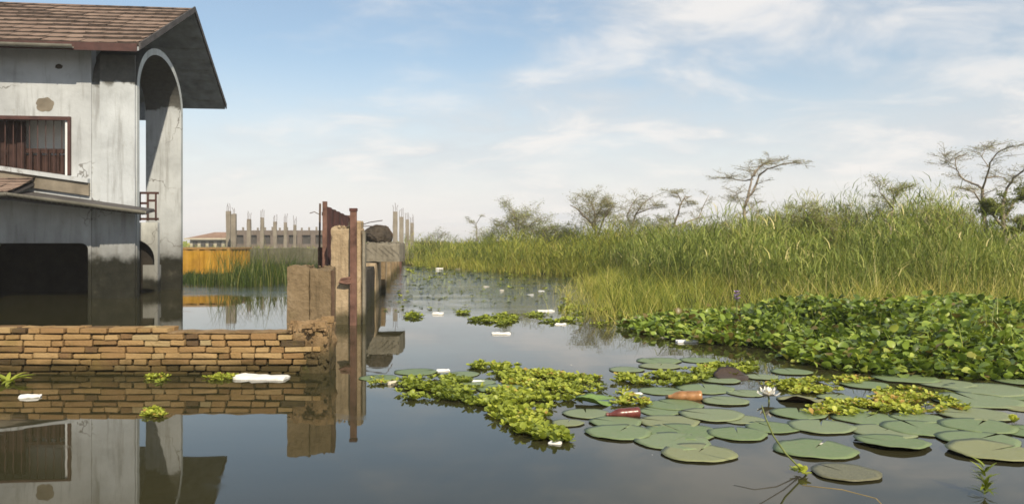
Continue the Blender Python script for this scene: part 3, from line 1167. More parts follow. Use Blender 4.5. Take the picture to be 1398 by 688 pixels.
    for pts, lab in (([(494, 307, 15.9), (505, 303.5, 15.7), (522, 301, 15.3)], 'upper of two rusty rebars poking out beside the pillar top'),
                     ([(494, 309, 16.0), (527, 308.5, 15.6), (533, 316, 15.6), (536, 322, 15.6)], 'rusty rebar with bent end, lower of two above the slab')):
        bm = bmesh.new()
        tube(bm, [P(*p) for p in pts], .008, 6)
        o = bm_obj('rebar_rod', bm, M['rebar'])
        props(o, lab, 'rebar')
    rp = P(545.5, 332, 34.0)
    bm = bmesh.new()
    box(bm, (rp.x, rp.y, .35), (.16, .16, 1.05))
    bevel(bm, .012, 1)
    o = bm_obj('short_post', bm, M['gate_red'])
    props(o, 'short rusty red post at far end of the boundary wall', 'post')


build_gate()

# ------------------------------------------------------------------ concrete columns of unfinished buildings


def column(px, top, w_px, d, label, group, bars=3, seed=0):
    c = P(px, top, d)
    w = w_px * d / F
    root = empty('concrete_column', (c.x, c.y, 0), TH, label, 'column', group)
    bm = bmesh.new()
    rough_box(bm, (0, 0, (c.z - .5) / 2), (w * .92, w * .92, c.z + .5), .12, .012, 3, 0, .02, .012, seed)
    bm_obj('shaft', bm, M['conc_col'], root)
    for i in range(bars):
        bm = bmesh.new()
        a = (i - (bars - 1) / 2) * w * .36
        h = random.uniform(.25, .45) * d / 38
        tube(bm, [(a, (-1) ** i * w * .2, c.z - .1), (a + random.uniform(-.02, .02), (-1) ** i * w * .2, c.z + h * .6), (a + random.uniform(-.05, .05), (-1) ** i * w * .2, c.z + h)], .009 * d / 34, 5)
        bm_obj('rebar', bm, M['rebar'], root)
    return root


gl = 'concrete columns of the unfinished building by the yellow container'
column(312, 288, 6.5, 36.0, 'leftmost of the row of columns, touching a second thicker column', gl, 3, 1)
column(319.2, 292, 7.4, 34.5, 'thick column standing right against the leftmost column of the row', gl, 2, 2)
column(340, 299, 6.0, 40.0, 'column standing alone just right of the paired left columns', gl, 3, 3)
column(358, 297, 5.6, 43.5, 'tallest single column in the middle of the left row', gl, 3, 4)
column(375.6, 302.5, 5.2, 48.0, 'fourth slim column from the left pair towards the red gate', gl, 3, 5)
column(389.6, 303.5, 4.8, 52.0, 'next to last slim column in the row before the red gate', gl, 3, 6)
column(402.6, 307, 4.5, 57.0, 'smallest column, last of the row before the red gate', gl, 3, 7)
gr = 'concrete columns along the far boundary wall'
column(539.5, 289, 7.0, 37.5, 'tallest and nearest grey column on the far boundary wall', gr, 3, 11)
column(548, 296, 6.6, 42.5, 'second column behind the tallest one on the far boundary wall', gr, 3, 12)
column(556, 299.5, 5.8, 48.0, 'third column back on the far boundary wall', gr, 3, 13)
column(562.4, 304, 5.6, 54.0, 'shortest column at the grassy end of the far boundary wall', gr, 3, 14)

# ------------------------------------------------------------------ yard: container, low wall, far buildings


def build_yard():
    d = 26.0
    x1, x0 = (311 - CX) * d / F, -13.0
    r = empty('yellow_container', ((x0 + x1) / 2, d, 0), R(2), 'yellow corrugated metal container half sunk behind dark grass', 'container')
    L, Z, D = (x1 - x0), .95, 2.4
    bm = bmesh.new()
    per = []
    for (ax, ay, bx, by) in ((-L / 2, 0, L / 2, 0), (L / 2, 0, L / 2, D), (L / 2, D, -L / 2, D), (-L / 2, D, -L / 2, 0)):
        n = int(math.hypot(bx - ax, by - ay) / .09)
        dx, dy = (bx - ax) / n, (by - ay) / n
        nx, ny = dy / math.hypot(dx, dy), -dx / math.hypot(dx, dy)
        for i in range(n):
            o = .03 if (i // 2) % 2 else 0.0
            per.append((ax + dx * i + nx * o, ay + dy * i + ny * o))
    A = [bm.verts.new((x, y, -.4)) for x, y in per]
    B = [bm.verts.new((x, y, Z - .06)) for x, y in per]
    for k in range(len(per)):
        j = (k + 1) % len(per)
        bm.faces.new((A[k], A[j], B[j], B[k]))
    bm_obj('side_panel', bm, M['yellow'], r)
    bm = bmesh.new()
    box(bm, (0, D / 2, Z - .03), (L + .10, D + .10, .06))
    bm_obj('roof_plate', bm, M['yellow'], r)
    bm = bmesh.new()
    bm.free()
    for sx in (-1, 1):
        bm = bmesh.new()
        box(bm, (sx * (L / 2 + .01), -.01, .28), (.10, .10, 1.33))
        bm_obj('corner_post', bm, M['yellow'], r)
    bm = bmesh.new()
    box(bm, (L / 2 - .95, -.05, .28), (.07, .05, 1.30))
    bm_obj('door_post', bm, M['yellow'], r)

    # low mossy yard wall
    a, b = P(322, 338, 33), P(446, 338, 30)
    w = empty('yard_wall', ((a.x + b.x) / 2, 31.5, 0), math.atan2(b.y - a.y, b.x - a.x), 'low mossy grey yard wall under the row of columns', 'wall')
    bm = bmesh.new()
    rough_box(bm, (0, 0, .52), (b.x - a.x + .2, .22, .80), .2, .02, 2.0, 0, .04, .02, 4)
    bm_obj('upper_band', bm, M['conc_moss'], w)
    bm = bmesh.new()
    rough_box(bm, (0, -.05, -.09), (b.x - a.x + .2, .30, .42), .2, .02, 2.0, 0, .02, .02, 6)
    bm_obj('brick_footing', bm, M['brick_far'], w)

    # unfinished brick building
    d = 84.0
    x0, x1 = (318 - CX) * d / F, (446 - CX) * d / F
    u = empty('unfinished_building', ((x0 + x1) / 2, d, 0), 0, 'long low unfinished brown brick building behind the columns', 'building')
    bm = bmesh.new()
    L = x1 - x0
    ztop = P(0, 314.5, d).z
    n = 7
    bays = L / n
    for i in range(n + 1):
        box(bm, (-L / 2 + i * bays, 0, ztop / 2), (.7 if i in (0, 7) else .5, .3, ztop))
    box(bm, (0, .01, ztop - .25), (L, .28, .5))
    box(bm, (0, .02, .5), (L, .26, 1.0))
    box(bm, (0, 7.0, ztop / 2), (L, .3, ztop))
    for sx in (-1, 1):
        box(bm, (sx * (L / 2 - .2), 3.6, ztop / 2 - .01), (.3, 6.6, ztop))
    bm_obj('brick_wall', bm, M['brick_far'], u)
    for i in range(n):
        f = bmesh.new()
        box(f, (-L / 2 + (i + .5) * bays, .16, (ztop - .5 + 1.0) / 2), (bays - .5, .06, ztop - 1.5))
        bm_obj('window', f, M['glass_dark'], u)
    for i in range(13):
        f = bmesh.new()
        box(f, (-L / 2 + .3 + i * (L - .6) / 12, 0, ztop + .12), (.16, .16, .30 + .1 * (i % 3)))
        bm_obj('stub_column', f, M['conc_col'], u)

    # bungalow with a hipped roof
    d = 105.0
    h = empty('bungalow', P(292, 332, d).to_2d().to_3d(), 0, 'pale bungalow with low red hipped roof beyond the yellow container', 'house')
    px = d / F
    bm = bmesh.new()
    W2, z1, z2 = 40 * px, P(0, 325.5, d).z, P(0, 316.5, d).z
    box(bm, (0, 4, z1 / 2), (2 * W2 - 1.0, 7.0, z1))
    bm_obj('wall', bm, M['cream'], h)
    bm = bmesh.new()
    e = [bm.verts.new(p) for p in ((-W2, 0, z1), (W2, 0, z1), (W2, 8, z1), (-W2, 8, z1))]
    t = [bm.verts.new(p) for p in ((-W2 * .35, 4, z2), (W2 * .45, 4, z2))]
    bm.faces.new((e[0], e[1], t[1], t[0]))
    bm.faces.new((e[2], e[3], t[0], t[1]))
    bm.faces.new((e[1], e[2], t[1]))
    bm.faces.new((e[3], e[0], t[0]))
    bm.faces.new(e)
    bm_obj('roof', bm, M['roof_far'], h)
    bm = bmesh.new()
    box(bm, (0, -.05, z1 - .06), (2 * W2 + .1, .12, .22))
    bm_obj('fascia', bm, M['cream'], h)
    for i in range(6):
        f = bmesh.new()
        box(f, (-W2 + 1.2 + i * (2 * W2 - 2.4) / 5, .45, z1 - .75), (.6, .12, .7))
        bm_obj('window', f, M['glass_dark'], h)


build_yard()

# ------------------------------------------------------------------ vegetation builders


def sample_poly(poly, n, dens=None):
    poly = np.array(poly)
    lo, hi = poly.min(0), poly.max(0)
    out = np.zeros((0, 2))
    while len(out) < n:
        p = RNG.uniform(lo, hi, (n * 2, 2))
        ok = in_poly(p[:, 0], p[:, 1], poly)
        if dens is not None:
            ok &= RNG.random(len(p)) < dens(p[:, 0], p[:, 1])
        out = np.vstack([out, p[ok]])
    return out[:n]


def blades(base, h, w, lean, tint, nseg=4, droop=.5):
    """curved tapering blades; base (N,3), h (N,), w (N,), lean (N,) sideways reach as a share of the height"""
    N = len(base)
    az = RNG.uniform(0, 2 * np.pi, N)
    fa = RNG.uniform(0, 2 * np.pi, N)
    ld = np.stack([np.cos(az), np.sin(az), np.zeros(N)], -1)
    sd = np.stack([np.cos(fa), np.sin(fa), np.zeros(N)], -1)
    ts = np.linspace(0, 1, nseg + 1)
    rows = []
    for t in ts:
        up = h * (t - droop * lean * t ** 3 * .5)
        c = base + ld * (h * lean * t ** 1.9)[:, None]
        c[:, 2] += up
        ww = w * (1 - t ** 1.6) * (.55 + .9 * t * (1 - t)) + w * .05
        rows.append(c - sd * ww[:, None] * .5)
        rows.append(c + sd * ww[:, None] * .5)
    V = np.stack(rows, 1)
    k = 2 * (nseg + 1)
    q = np.array([[2 * i, 2 * i + 1, 2 * i + 3, 2 * i + 2] for i in range(nseg)])
    Q = (np.arange(N)[:, None, None] * k + q[None]).reshape(-1, 4)
    return V.reshape(-1, 3), Q, np.repeat(tint, k)


def join_parts(parts):
    V, Q, T, off = [], [], [], 0
    for v, q, t in parts:
        V.append(v)
        Q.append(q + off)
        T.append(t)
        off += len(v)
    return np.vstack(V), np.vstack(Q), np.concatenate(T)


def clump(x, y, s=1.0, o=0.0):
    """smooth pseudo-noise in 0..1 for tufts and colour drifts"""
    return .5 + .25 * (np.sin(x * 1.9 * s + 1.3 * np.sin(y * 1.1 * s + o) + o) + np.sin(y * 1.6 * s + 1.7 * np.sin(x * .9 * s - o) + 2 * o))


def field(poly, n, hfun, w, tint_mu, tint_sd, lean=(.15, .6), dens=None, z=0.0, tufts=0, tuft_r=.12):
    if tufts:
        c = sample_poly(poly, tufts, dens)
        idx = RNG.integers(0, tufts, n)
        p = c[idx] + RNG.normal(0, tuft_r, (n, 2))
        tj = RNG.normal(0, .13, tufts)[idx]
        hj = RNG.uniform(.55, 1.3, tufts)[idx]
    else:
        p = sample_poly(poly, n, dens)
        tj, hj = 0.0, 1.0
    x, y = p[:, 0], p[:, 1]
    h = hfun(x, y) * RNG.uniform(.55, 1.05, n) * hj
    b = np.stack([x, y, np.full(n, z - .05)], -1)
    t = np.clip(RNG.normal(tint_mu, tint_sd, n) + tj + (clump(x, y, .8) - .5) * .25, 0, 1)
    ww = w * RNG.uniform(.6, 1.3, n) * (1 + y / 40)
    return blades(b, h, ww, RNG.uniform(lean[0], lean[1], n), t)


def leafy(poly, n, hfun, L, w, tint_mu, tint_sd, tufts, tuft_r, lo=.25):
    """short arching leaves set all the way up invisible-thin stems: the look of leafy reed"""
    c = sample_poly(poly, tufts)
    idx = RNG.integers(0, tufts, n)
    p = c[idx] + RNG.normal(0, tuft_r, (n, 2))
    hj = RNG.uniform(.6, 1.18, tufts)[idx]
    tj = RNG.normal(0, .12, tufts)[idx]
    x, y = p[:, 0], p[:, 1]
    z = hfun(x, y) * hj * RNG.uniform(lo, .92, n)
    t = np.clip(RNG.normal(tint_mu, tint_sd, n) + tj + (clump(x, y, .8) - .5) * .25, 0, 1)
    return blades(np.column_stack([x, y, z]), L * RNG.uniform(.5, 1.2, n), w * RNG.uniform(.6, 1.3, n), RNG.uniform(.5, 1.5, n), t, 3, .7)


def stuff(name, parts, mat, label):
    V, Q, T = join_parts(parts)
    o = np_obj(name, V, Q, mat, None, T)
    return props(o, label, None, None, 'stuff')


# sedges and low yellow grass along the bank
def near_h(x, y):
    return .42 + .22 * clump(x, y, 1.3) + .012 * (y - 11)


low_poly = [(2.0, 11.0), (1.65, 12.5), (1.75, 15), (2.1, 19), (2.9, 25.5), (9, 25.5), (12, 17), (10, 11.8), (4, 11.6)]
fringe = [(.95, 10.5), (.95, 12.5), (1.3, 17), (2.0, 21), (2.8, 25.5), (3.6, 25), (3.0, 16), (3.0, 11.4), (1.7, 10.3)]
stuff('marsh_grass', [
    field(low_poly, 21000, near_h, .011, .40, .18, (.2, .8), tufts=1500, tuft_r=.16),
    field(fringe, 2600, lambda x, y: .28 + .35 * clump(x, y, 2), .008, .52, .18, (.2, .9), tufts=260, tuft_r=.10),
    field([(.55, 11.2), (.75, 14), (1.0, 18), (1.6, 22), (2.6, 25.6), (3.4, 25), (1.9, 16), (1.6, 10.5)], 900, lambda x, y: .16 + .38 * clump(x, y, 2.2), .008, .68, .16, (.3, 1.0), tufts=170, tuft_r=.07),
    field([(3.4, 11), (3.0, 14), (9.5, 14.5), (10, 11.2)], 900, lambda x, y: .75 + 0 * x, .009, .85, .12, (.2, .9), tufts=170, tuft_r=.2),
], M['grass'], 'low yellowish marsh grass between the pond and the tall reeds')


def tall_profile(x, y):
    px = CX + F * x / y
    top = np.interp(px, [560, 640, 690, 760, 830, 900, 960, 1000, 1050, 1100, 1150, 1200, 1250, 1300, 1340, 1398, 1500], [330, 329, 326, 327, 322, 322, 318, 315, 311, 302, 296, 288, 287, 293, 303, 314, 318])
    h = CAMH + (HZ - top) * y / F
    return np.maximum(h * (.80 + .62 * clump(x, y, .75, 2.0) ** 1.5), .3)


reed_poly = [(5.0, 14.6), (3.8, 17), (3.3, 20), (3.3, 25.5), (18, 25.5), (11.8, 14.4)]
mid_poly = [(3.0, 25), (1.2, 28.3), (.2, 31), (8.5, 34), (20, 26), (16, 24)]
far_poly = [(1.0, 28.3), (-.5, 30.8), (-3.0, 36), (-5.3, 41.5), (-6.4, 47), (14, 47), (9, 33), (2.4, 27)]
stuff('tall_reeds', [
    field(reed_poly, 7000, tall_profile, .015, .48, .20, (.08, .4), tufts=1300, tuft_r=.14),
    leafy(reed_poly, 36000, tall_profile, .36, .026, .50, .2, 900, .20),
    field(reed_poly, 700, lambda x, y: tall_profile(x, y) * 1.25, .010, .85, .1, (.05, .25)),
    field([(4.6, 14.2), (4.4, 16.5), (12, 16.5), (11.4, 13.8)], 420, lambda x, y: tall_profile(x, y) * .62, .013, .97, .05, (.08, .7)),
    field([(5.0, 14.4), (4.6, 15.6), (11.8, 15.4), (11.4, 14)], 2600, lambda x, y: tall_profile(x, y) * .75, .013, .60, .2, (.1, .6), tufts=200, tuft_r=.2),
], M['reed'], 'tall green reeds with pale dry stalks filling the right bank')
stuff('far_grass', [
    field(mid_poly, 8000, tall_profile, .015, .42, .16, (.15, .7), tufts=1100, tuft_r=.25),
    leafy(mid_poly, 26000, tall_profile, .42, .026, .40, .17, 900, .28),
    field([(3.0, 25.2), (1.1, 28.2), (2.0, 30), (9, 29), (9, 25)], 6000, lambda x, y: .55 + .2 * clump(x, y), .012, .52, .14, (.2, .8), tufts=500, tuft_r=.2),
    field(far_poly, 8000, tall_profile, .016, .43, .15, (.15, .7), tufts=1100, tuft_r=.3),
    leafy(far_poly, 24000, tall_profile, .45, .032, .40, .17, 800, .34),
    field([(1.0, 28.2), (-.6, 30.7), (-3.1, 36), (-5.4, 41.2), (-4.0, 42.5), (.2, 33), (2.6, 28.8)], 8000, lambda x, y: .40 + .3 * clump(x, y), .012, .55, .14, (.2, .8), tufts=700, tuft_r=.2),
], M['grass'], 'green and olive grass along the far shore')
# wetter reeds in the house yard
yp = [(-8.75, 20.6), (-6.3, 20.4), (-5.6, 23.0), (-6.0, 26), (-12, 25.8), (-11.5, 21.4)]
stuff('yard_reeds', [
    field(yp, 5200, lambda x, y: np.where(CX + F * x / y < 322, .38, .72) * (.6 + .6 * clump(x, y, 2)), .016, .42, .2, (.1, .5), tufts=420, tuft_r=.14),
    field([(-7.9, 20.4), (-5.9, 20.2), (-5.6, 22), (-7.6, 22.4)], 260, lambda x, y: 1.15 + .35 * clump(x, y, 3), .012, .7, .25, (.1, .5)),
], M['yard'], 'dark green reeds growing in the flooded yard by the container')
# a far wooded horizon so that the land ends in green
stuff('distant_scrub', [
    field([(-220, 130), (-220, 170), (260, 170), (260, 130)], 9000, lambda x, y: 1.2 + .9 * clump(x, y, .06), .35, .5, .15, (.1, .6)),
    field([(-9.5, 48), (-34, 52), (-34, 74), (-8, 62)], 5000, lambda x, y: .75 + .5 * clump(x, y, .6), .03, .4, .16, (.2, .7)),
], M['grass'], 'far low scrub closing the horizon')

# leaf templates: quads on a small grid; x along the leaf, y across


def leaf_template(shape, nx=4, cup=.25, curl=.2):
    us = np.linspace(0, 1, nx + 1)
    V = []
    for u in us:
        w = shape(u)
        for s in (-1, -.5, 0, .5, 1)[::2] if nx < 3 else (-1, 0, 1):
            V.append((u, s * w, cup * w * abs(s) ** 1.5 - curl * u * u))
    V = np.array(V, dtype=float)
    Q = []
    for i in range(nx):
        for j in range(2):
            a = i * 3 + j
            Q.append((a, a + 1, a + 4, a + 3))
    return V, np.array(Q)


ROUND = leaf_template(lambda u: max(.02, .52 * math.sin(math.pi * min(1, .06 + u * .90)) ** .7), 5, .35, .22)
SPAT = leaf_template(lambda u: max(.02, .08 + .30 * math.sin(math.pi * min(1, u * .86)) ** 1.3), 4, .3, -.12)


def place_leaves(tmpl, pos, az, pitch, size, tint, roll=None):
    V, Q = tmpl
    N = len(pos)
    roll = np.zeros(N) if roll is None else roll
    ca, sa, cp, sp, cr, sr = np.cos(az), np.sin(az), np.cos(pitch), np.sin(pitch), np.cos(roll), np.sin(roll)
    ex = np.stack([ca * cp, sa * cp, sp], -1)
    side = np.stack([-sa, ca, np.zeros(N)], -1)
    up = np.cross(ex, side)
    ey = side * cr[:, None] + up * sr[:, None]
    ez = np.cross(ex, ey)
    W_ = (V[None, :, 0, None] * ex[:, None] + V[None, :, 1, None] * ey[:, None] + V[None, :, 2, None] * ez[:, None]) * size[:, None, None] + pos[:, None]
    k = len(V)
    Qa = (np.arange(N)[:, None, None] * k + Q[None]).reshape(-1, 4)
    return W_.reshape(-1, 3), Qa, np.repeat(tint, k)


def petioles(base, tip, w, tint):
    N = len(base)
    fa = RNG.uniform(0, 2 * np.pi, N)
    sd = np.stack([np.cos(fa), np.sin(fa), np.zeros(N)], -1) * w[:, None]
    mid = (base + tip) * .5 + np.stack([np.zeros(N), np.zeros(N), .12 * (tip - base)[:, 2]], -1)
    V = np.stack([base - sd, base + sd, mid - sd * .8, mid + sd * .8, tip - sd * .4, tip + sd * .4], 1)
    q = np.array([[0, 1, 3, 2], [2, 3, 5, 4]])
    Q = (np.arange(N)[:, None, None] * 6 + q[None]).reshape(-1, 4)
    return V.reshape(-1, 3), Q, np.repeat(tint, 6)


# ------------------------------------------------------------------ hyacinth bank
hy_poly = [(1.45, 10.35), (1.72, 9.35), (2.10, 8.75), (2.70, 8.35), (2.62, 7.35), (2.85, 6.85), (3.2, 6.6), (4.0, 6.42), (5.2, 6.3), (9.0, 6.5), (9.0, 12.4), (4.2, 12.4), (2.9, 11.9), (2.0, 11.3)]


def dist_edge(x, y, poly):
    d = np.full(x.shape, 1e9)
    for i in range(len(poly)):
        a, b = np.array(poly[i]), np.array(poly[(i + 1) % len(poly)])
        ab = b - a
        t = np.clip(((x - a[0]) * ab[0] + (y - a[1]) * ab[1]) / (ab @ ab), 0, 1)
        d = np.minimum(d, np.hypot(x - a[0] - t * ab[0], y - a[1] - t * ab[1]))
    return d


def build_hyacinth():
    n = 5600
    p = sample_poly(hy_poly, n)
    de = dist_edge(p[:, 0], p[:, 1], hy_poly)
    hmax = np.clip(.07 + .17 * de, .06, .36) * (.7 + .5 * clump(p[:, 0], p[:, 1], 1.7, 1)) * RNG.uniform(.75, 1.15, n)
    per = 7
    az = (RNG.uniform(0, 2 * np.pi, n)[:, None] + np.arange(per) * (2 * np.pi / per) + RNG.normal(0, .35, (n, per))).ravel()
    hh = np.repeat(hmax, per) * RNG.uniform(.35, 1.0, n * per)
    base = np.repeat(np.column_stack([p, np.full(n, -.02)]), per, 0)
    out = np.repeat(.10 + .16 * np.clip(hmax, 0, .5), per) * RNG.uniform(.4, 1.3, n * per)
    tip = base + np.column_stack([np.cos(az) * out, np.sin(az) * out, hh])
    size = RNG.uniform(.045, .092, n * per)
    drift = (clump(base[:, 0], base[:, 1], 1.1, 3) - .5) * .3
    tint = np.clip(RNG.normal(.52, .25, n * per) + drift + np.repeat(np.where(RNG.random(n) < .02, .4, 0), per), 0, 1)
    pitch = RNG.normal(.55, .45, n * per)
    parts = [place_leaves(ROUND, tip, az + RNG.normal(0, .3, n * per), pitch, size, tint, RNG.normal(0, .35, n * per)),
             petioles(base, tip, np.full(n * per, .006), np.clip(tint + .12, 0, 1))]
    # floating skirt of small leaves at the front edge
    m = 1500
    q = sample_poly(hy_poly, m, lambda x, y: np.where(dist_edge(x, y, hy_poly) < .3, 1.0, 0.02))
    tp = np.column_stack([q, RNG.uniform(.0, .09, m)])
    parts.append(place_leaves(ROUND, tp, RNG.uniform(0, 6.28, m), RNG.normal(.2, .35, m), RNG.uniform(.06, .11, m), np.clip(RNG.normal(.6, .2, m), 0, 1), RNG.normal(0, .3, m)))
    # brown dying leaves low in the mat
    m = 150
    q = sample_poly(hy_poly, m)
    tp = np.column_stack([q, RNG.uniform(.03, .22, m)])
    parts.append(place_leaves(ROUND, tp, RNG.uniform(0, 6.28, m), RNG.normal(-.4, .4, m), RNG.uniform(.05, .085, m), np.full(m, 1.0), RNG.normal(0, .5, m)))
    # grass blades pushing through
    parts.append(field([(3.0, 9.2), (3.3, 7.2), (8.5, 7.0), (8.5, 12), (3.2, 11.8)], 800, lambda x, y: .42 + .2 * clump(x, y, 2), .010, .8, .15, (.2, .9), tufts=90, tuft_r=.10))
    parts.append(field([(4.2, 7.4), (4.2, 9.0), (5.6, 9.2), (5.6, 7.2)], 500, lambda x, y: .50 + 0 * x, .010, .75, .15, (.2, .9), tufts=26, tuft_r=.12))
    stuff('water_hyacinth', parts, M['hyac'], 'dense bank of glossy round leaved water hyacinth')


build_hyacinth()


# ------------------------------------------------------------------ floating rosette mats
def rosettes(centres, rad, tint_mu, per=9, lift=.5):
    n = len(centres)
    az = (RNG.uniform(0, 6.28, n)[:, None] + np.arange(per) * (2 * np.pi / per) + RNG.normal(0, .25, (n, per))).ravel()
    size = np.repeat(rad, per) * RNG.uniform(.55, 1.1, n * per)
    pos = np.repeat(np.column_stack([centres, np.full(n, .004)]), per, 0) + np.column_stack([np.cos(az) * .008, np.sin(az) * .008, RNG.uniform(0, .012, n * per)])
    pitch = np.abs(RNG.normal(lift * .48, .26, n * per))
    drift = (clump(pos[:, 0], pos[:, 1], 4.0, 1) - .5) * .3
    tint = np.clip(RNG.normal(tint_mu, .17, n * per) + drift, 0, 1)
    return place_leaves(SPAT, pos, az, pitch, size, tint, RNG.normal(0, .25, n * per))


def mat_patch(pxpoly, dens, rad, tint_mu, label, lift=.5, kind='stuff', name='floating_plants', cat=None, ragged=.06):
    poly = [tuple(W(x, y)[:2]) for x, y in pxpoly]
    a = np.array(poly)
    area = .5 * abs(np.dot(a[:, 0], np.roll(a[:, 1], 1)) - np.dot(a[:, 1], np.roll(a[:, 0], 1)))
    n = max(8, int(area * dens * 2.1))
    rad *= .56
    c = sample_poly(poly, n, lambda x, y: np.clip(-.45 + 2.0 * clump(x, y, 7.5, 2), 0.02, 1))
    c += RNG.normal(0, ragged * .5, c.shape)
    V, Q, T = rosettes(c, rad * RNG.uniform(.6, 1.25, n), tint_mu, 8, lift)
    o = np_obj(name, V, Q, M['lettuce'], None, T)
    return props(o, label, cat, None, kind)


mat_patch([(548, 528), (556, 518), (590, 516), (630, 518), (655, 532), (662, 548), (640, 549), (600, 547), (560, 545)], 330, .070, .36, 'mat of small dark green floating plants at left end of the raft', .75)
mat_patch([(655, 536), (690, 532), (730, 528), (755, 545), (745, 560), (752, 580), (766, 596), (770, 606), (745, 606), (720, 596), (690, 576), (672, 560), (650, 552)], 360, .078, .50, 'large tongue of leafy yellow green plants reaching towards the viewer', .8)
mat_patch([(668, 520), (690, 508), (740, 507), (790, 512), (828, 518), (820, 530), (790, 540), (765, 550), (740, 540), (700, 526)], 280, .072, .60, 'yellow green floating plants spread along the back of the raft', .55)
mat_patch([(642, 502), (660, 497), (690, 498), (722, 502), (718, 509), (700, 508), (660, 506)], 200, .075, .42, 'thin outlying patch of floating plants behind the raft', .7)
mat_patch([(842, 522), (850, 513), (900, 512), (940, 507), (985, 499), (1018, 497), (1035, 504), (1000, 513), (960, 517), (930, 525), (880, 526)], 260, .075, .52, 'long strip of floating plants in front of the hyacinth bank', .65)
mat_patch([(1108, 566), (1125, 552), (1180, 545), (1215, 530), (1250, 532), (1290, 545), (1312, 554), (1290, 564), (1240, 567), (1190, 566)], 330, .066, .74, 'bright lime green carpet of floating plants between the lily pads', .45)
mat_patch([(1046, 530), (1060, 521), (1100, 520), (1140, 518), (1190, 514), (1200, 519), (1140, 526), (1130, 537), (1090, 538), (1060, 536)], 270, .066, .72, 'lime green floating plants near the white water lily', .45)
mat_patch([(826, 540), (850, 533), (875, 544), (888, 552), (860, 556), (832, 552)], 210, .060, .62, 'small patch of floating plants around the bright folded leaf', .4)
mat_patch([(640, 438), (670, 430), (702, 429), (706, 436), (690, 445), (668, 441)], 110, .085, .42, 'green floating clump in open water beyond the raft', .7)
mat_patch([(738, 441), (745, 436), (775, 438), (760, 444)], 90, .08, .45, 'small green clump near the sparse grass edge', .7)
mat_patch([(712, 432), (722, 428), (745, 430), (735, 434)], 90, .08, .45, 'flat green clump just left of the sparse grass', .6)
mat_patch([(552, 433), (556, 428), (569, 428), (570, 434), (560, 437)], 120, .09, .30, 'dark round clump floating right of the gate pillar', .8, 'thing', 'plant_clump', 'floating plant')
mat_patch([(623, 430), (628, 424), (638, 426), (636, 431)], 120, .085, .35, 'small dark clump floating between two pieces of white litter', .8, 'thing', 'plant_clump', 'floating plant')
mat_patch([(184, 567), (198, 559), (225, 561), (222, 570), (200, 571)], 420, .050, .62, 'lone bright green clump floating in the mirror of the brick wall', .5, 'thing', 'plant_clump', 'floating plant')
mat_patch([(202, 519), (210, 513), (230, 514), (232, 520), (215, 522)], 420, .045, .58, 'small green clump at the foot of the middle of the brick wall', .5, 'thing', 'plant_clump', 'floating plant')
mat_patch([(276, 519), (290, 514), (310, 512), (322, 514), (312, 519), (290, 521)], 420, .045, .6, 'green clump at the foot of the brick wall beside the large foam slab', .5, 'thing', 'plant_clump', 'floating plant')
mat_patch([(500, 521), (510, 517), (526, 518), (528, 524), (510, 525)], 420, .045, .66, 'tiny bright clump on the leftmost lily pad', .4, 'thing', 'plant_clump', 'floating plant')


def weed_tuft(px, py, n, L, label, tint=.6, lift=.7):
    c = W(px, py)
    az = RNG.uniform(0, 6.28, n)
    pos = np.repeat(np.array([[c.x, c.y, .0]]), n, 0) + np.column_stack([RNG.normal(0, .03, n), RNG.normal(0, .02, n), np.zeros(n)])
    V, Q, T = place_leaves(leaf_template(lambda u: max(.01, .13 * math.sin(math.pi * (.12 + .86 * u)) ** .9), 4, .3, .5), pos, az, RNG.normal(lift, .25, n), np.full(n, L) * RNG.uniform(.6, 1.2, n), np.clip(RNG.normal(tint, .15, n), 0, 1))
    o = np_obj('weed_tuft', V, Q, M['lettuce'], None, T)
    return props(o, label, 'weed')


weed_tuft(10, 522, 16, .17, 'leafy green weed sprouting at left end of the brick wall', .55)

# ------------------------------------------------------------------ lily pads


def pad_mesh(seed, wav=.005, notch=.06, lift=0.0, lift_az=0.0, cup=0.0, flat=False):
    rnd = random.Random(seed)
    bm = bmesh.new()
    nr, na = 5, 44
    ph = [rnd.uniform(0, 6.28) for _ in range(6)]
    rows_t, rows_b = [], []
    for i in range(nr + 1):
        r = i / nr
        rt, rb = [], []
        for j in range(na + 1):
            a = notch + (2 * math.pi - 2 * notch * (1.0 if r > .1 else 0)) * j / na if r > 0 else 0
            rr = r * (1 + (.035 * math.sin(3 * a + ph[0]) + .02 * math.sin(7 * a + ph[1]) + .008 * math.sin(19 * a + ph[4])) * r)
            x, y = rr * math.cos(a), rr * math.sin(a)
            z = wav * r ** 3 * (math.sin(4 * a + ph[2]) + .6 * math.sin(9 * a + ph[3])) + .010 + cup * r * r
            if lift:
                s = max(0.0, x * math.cos(lift_az) + y * math.sin(lift_az) - .25) / .75
                z += lift * s * s
                if lift > .3:
                    k = .35 * s
                    x -= math.cos(lift_az) * k * s * .6
                    y -= math.sin(lift_az) * k * s * .6
            rt.append(bm.verts.new((x, y, z + .007)))
            rb.append(bm.verts.new((x * .995, y * .995, z)))
        rows_t.append(rt)
        rows_b.append(rb)
    for rows, mi in ((rows_t, 0), (rows_b, 1)):
        for a, b in zip(rows, rows[1:]):
            for j in range(na):
                f = bm.faces.new((a[j], a[j + 1], b[j + 1], b[j]))
                f.material_index = mi
                f.smooth = True
    for j in range(na):
        f = bm.faces.new((rows_t[-1][j], rows_t[-1][j + 1], rows_b[-1][j + 1], rows_b[-1][j]))
        f.material_index = 1
    bmesh.ops.remove_doubles(bm, verts=bm.verts, dist=1e-5)
    bmesh.ops.recalc_face_normals(bm, faces=bm.faces)
    me = bpy.data.meshes.new('lily_pad')
    bm.to_mesh(me)
    bm.free()
    return me


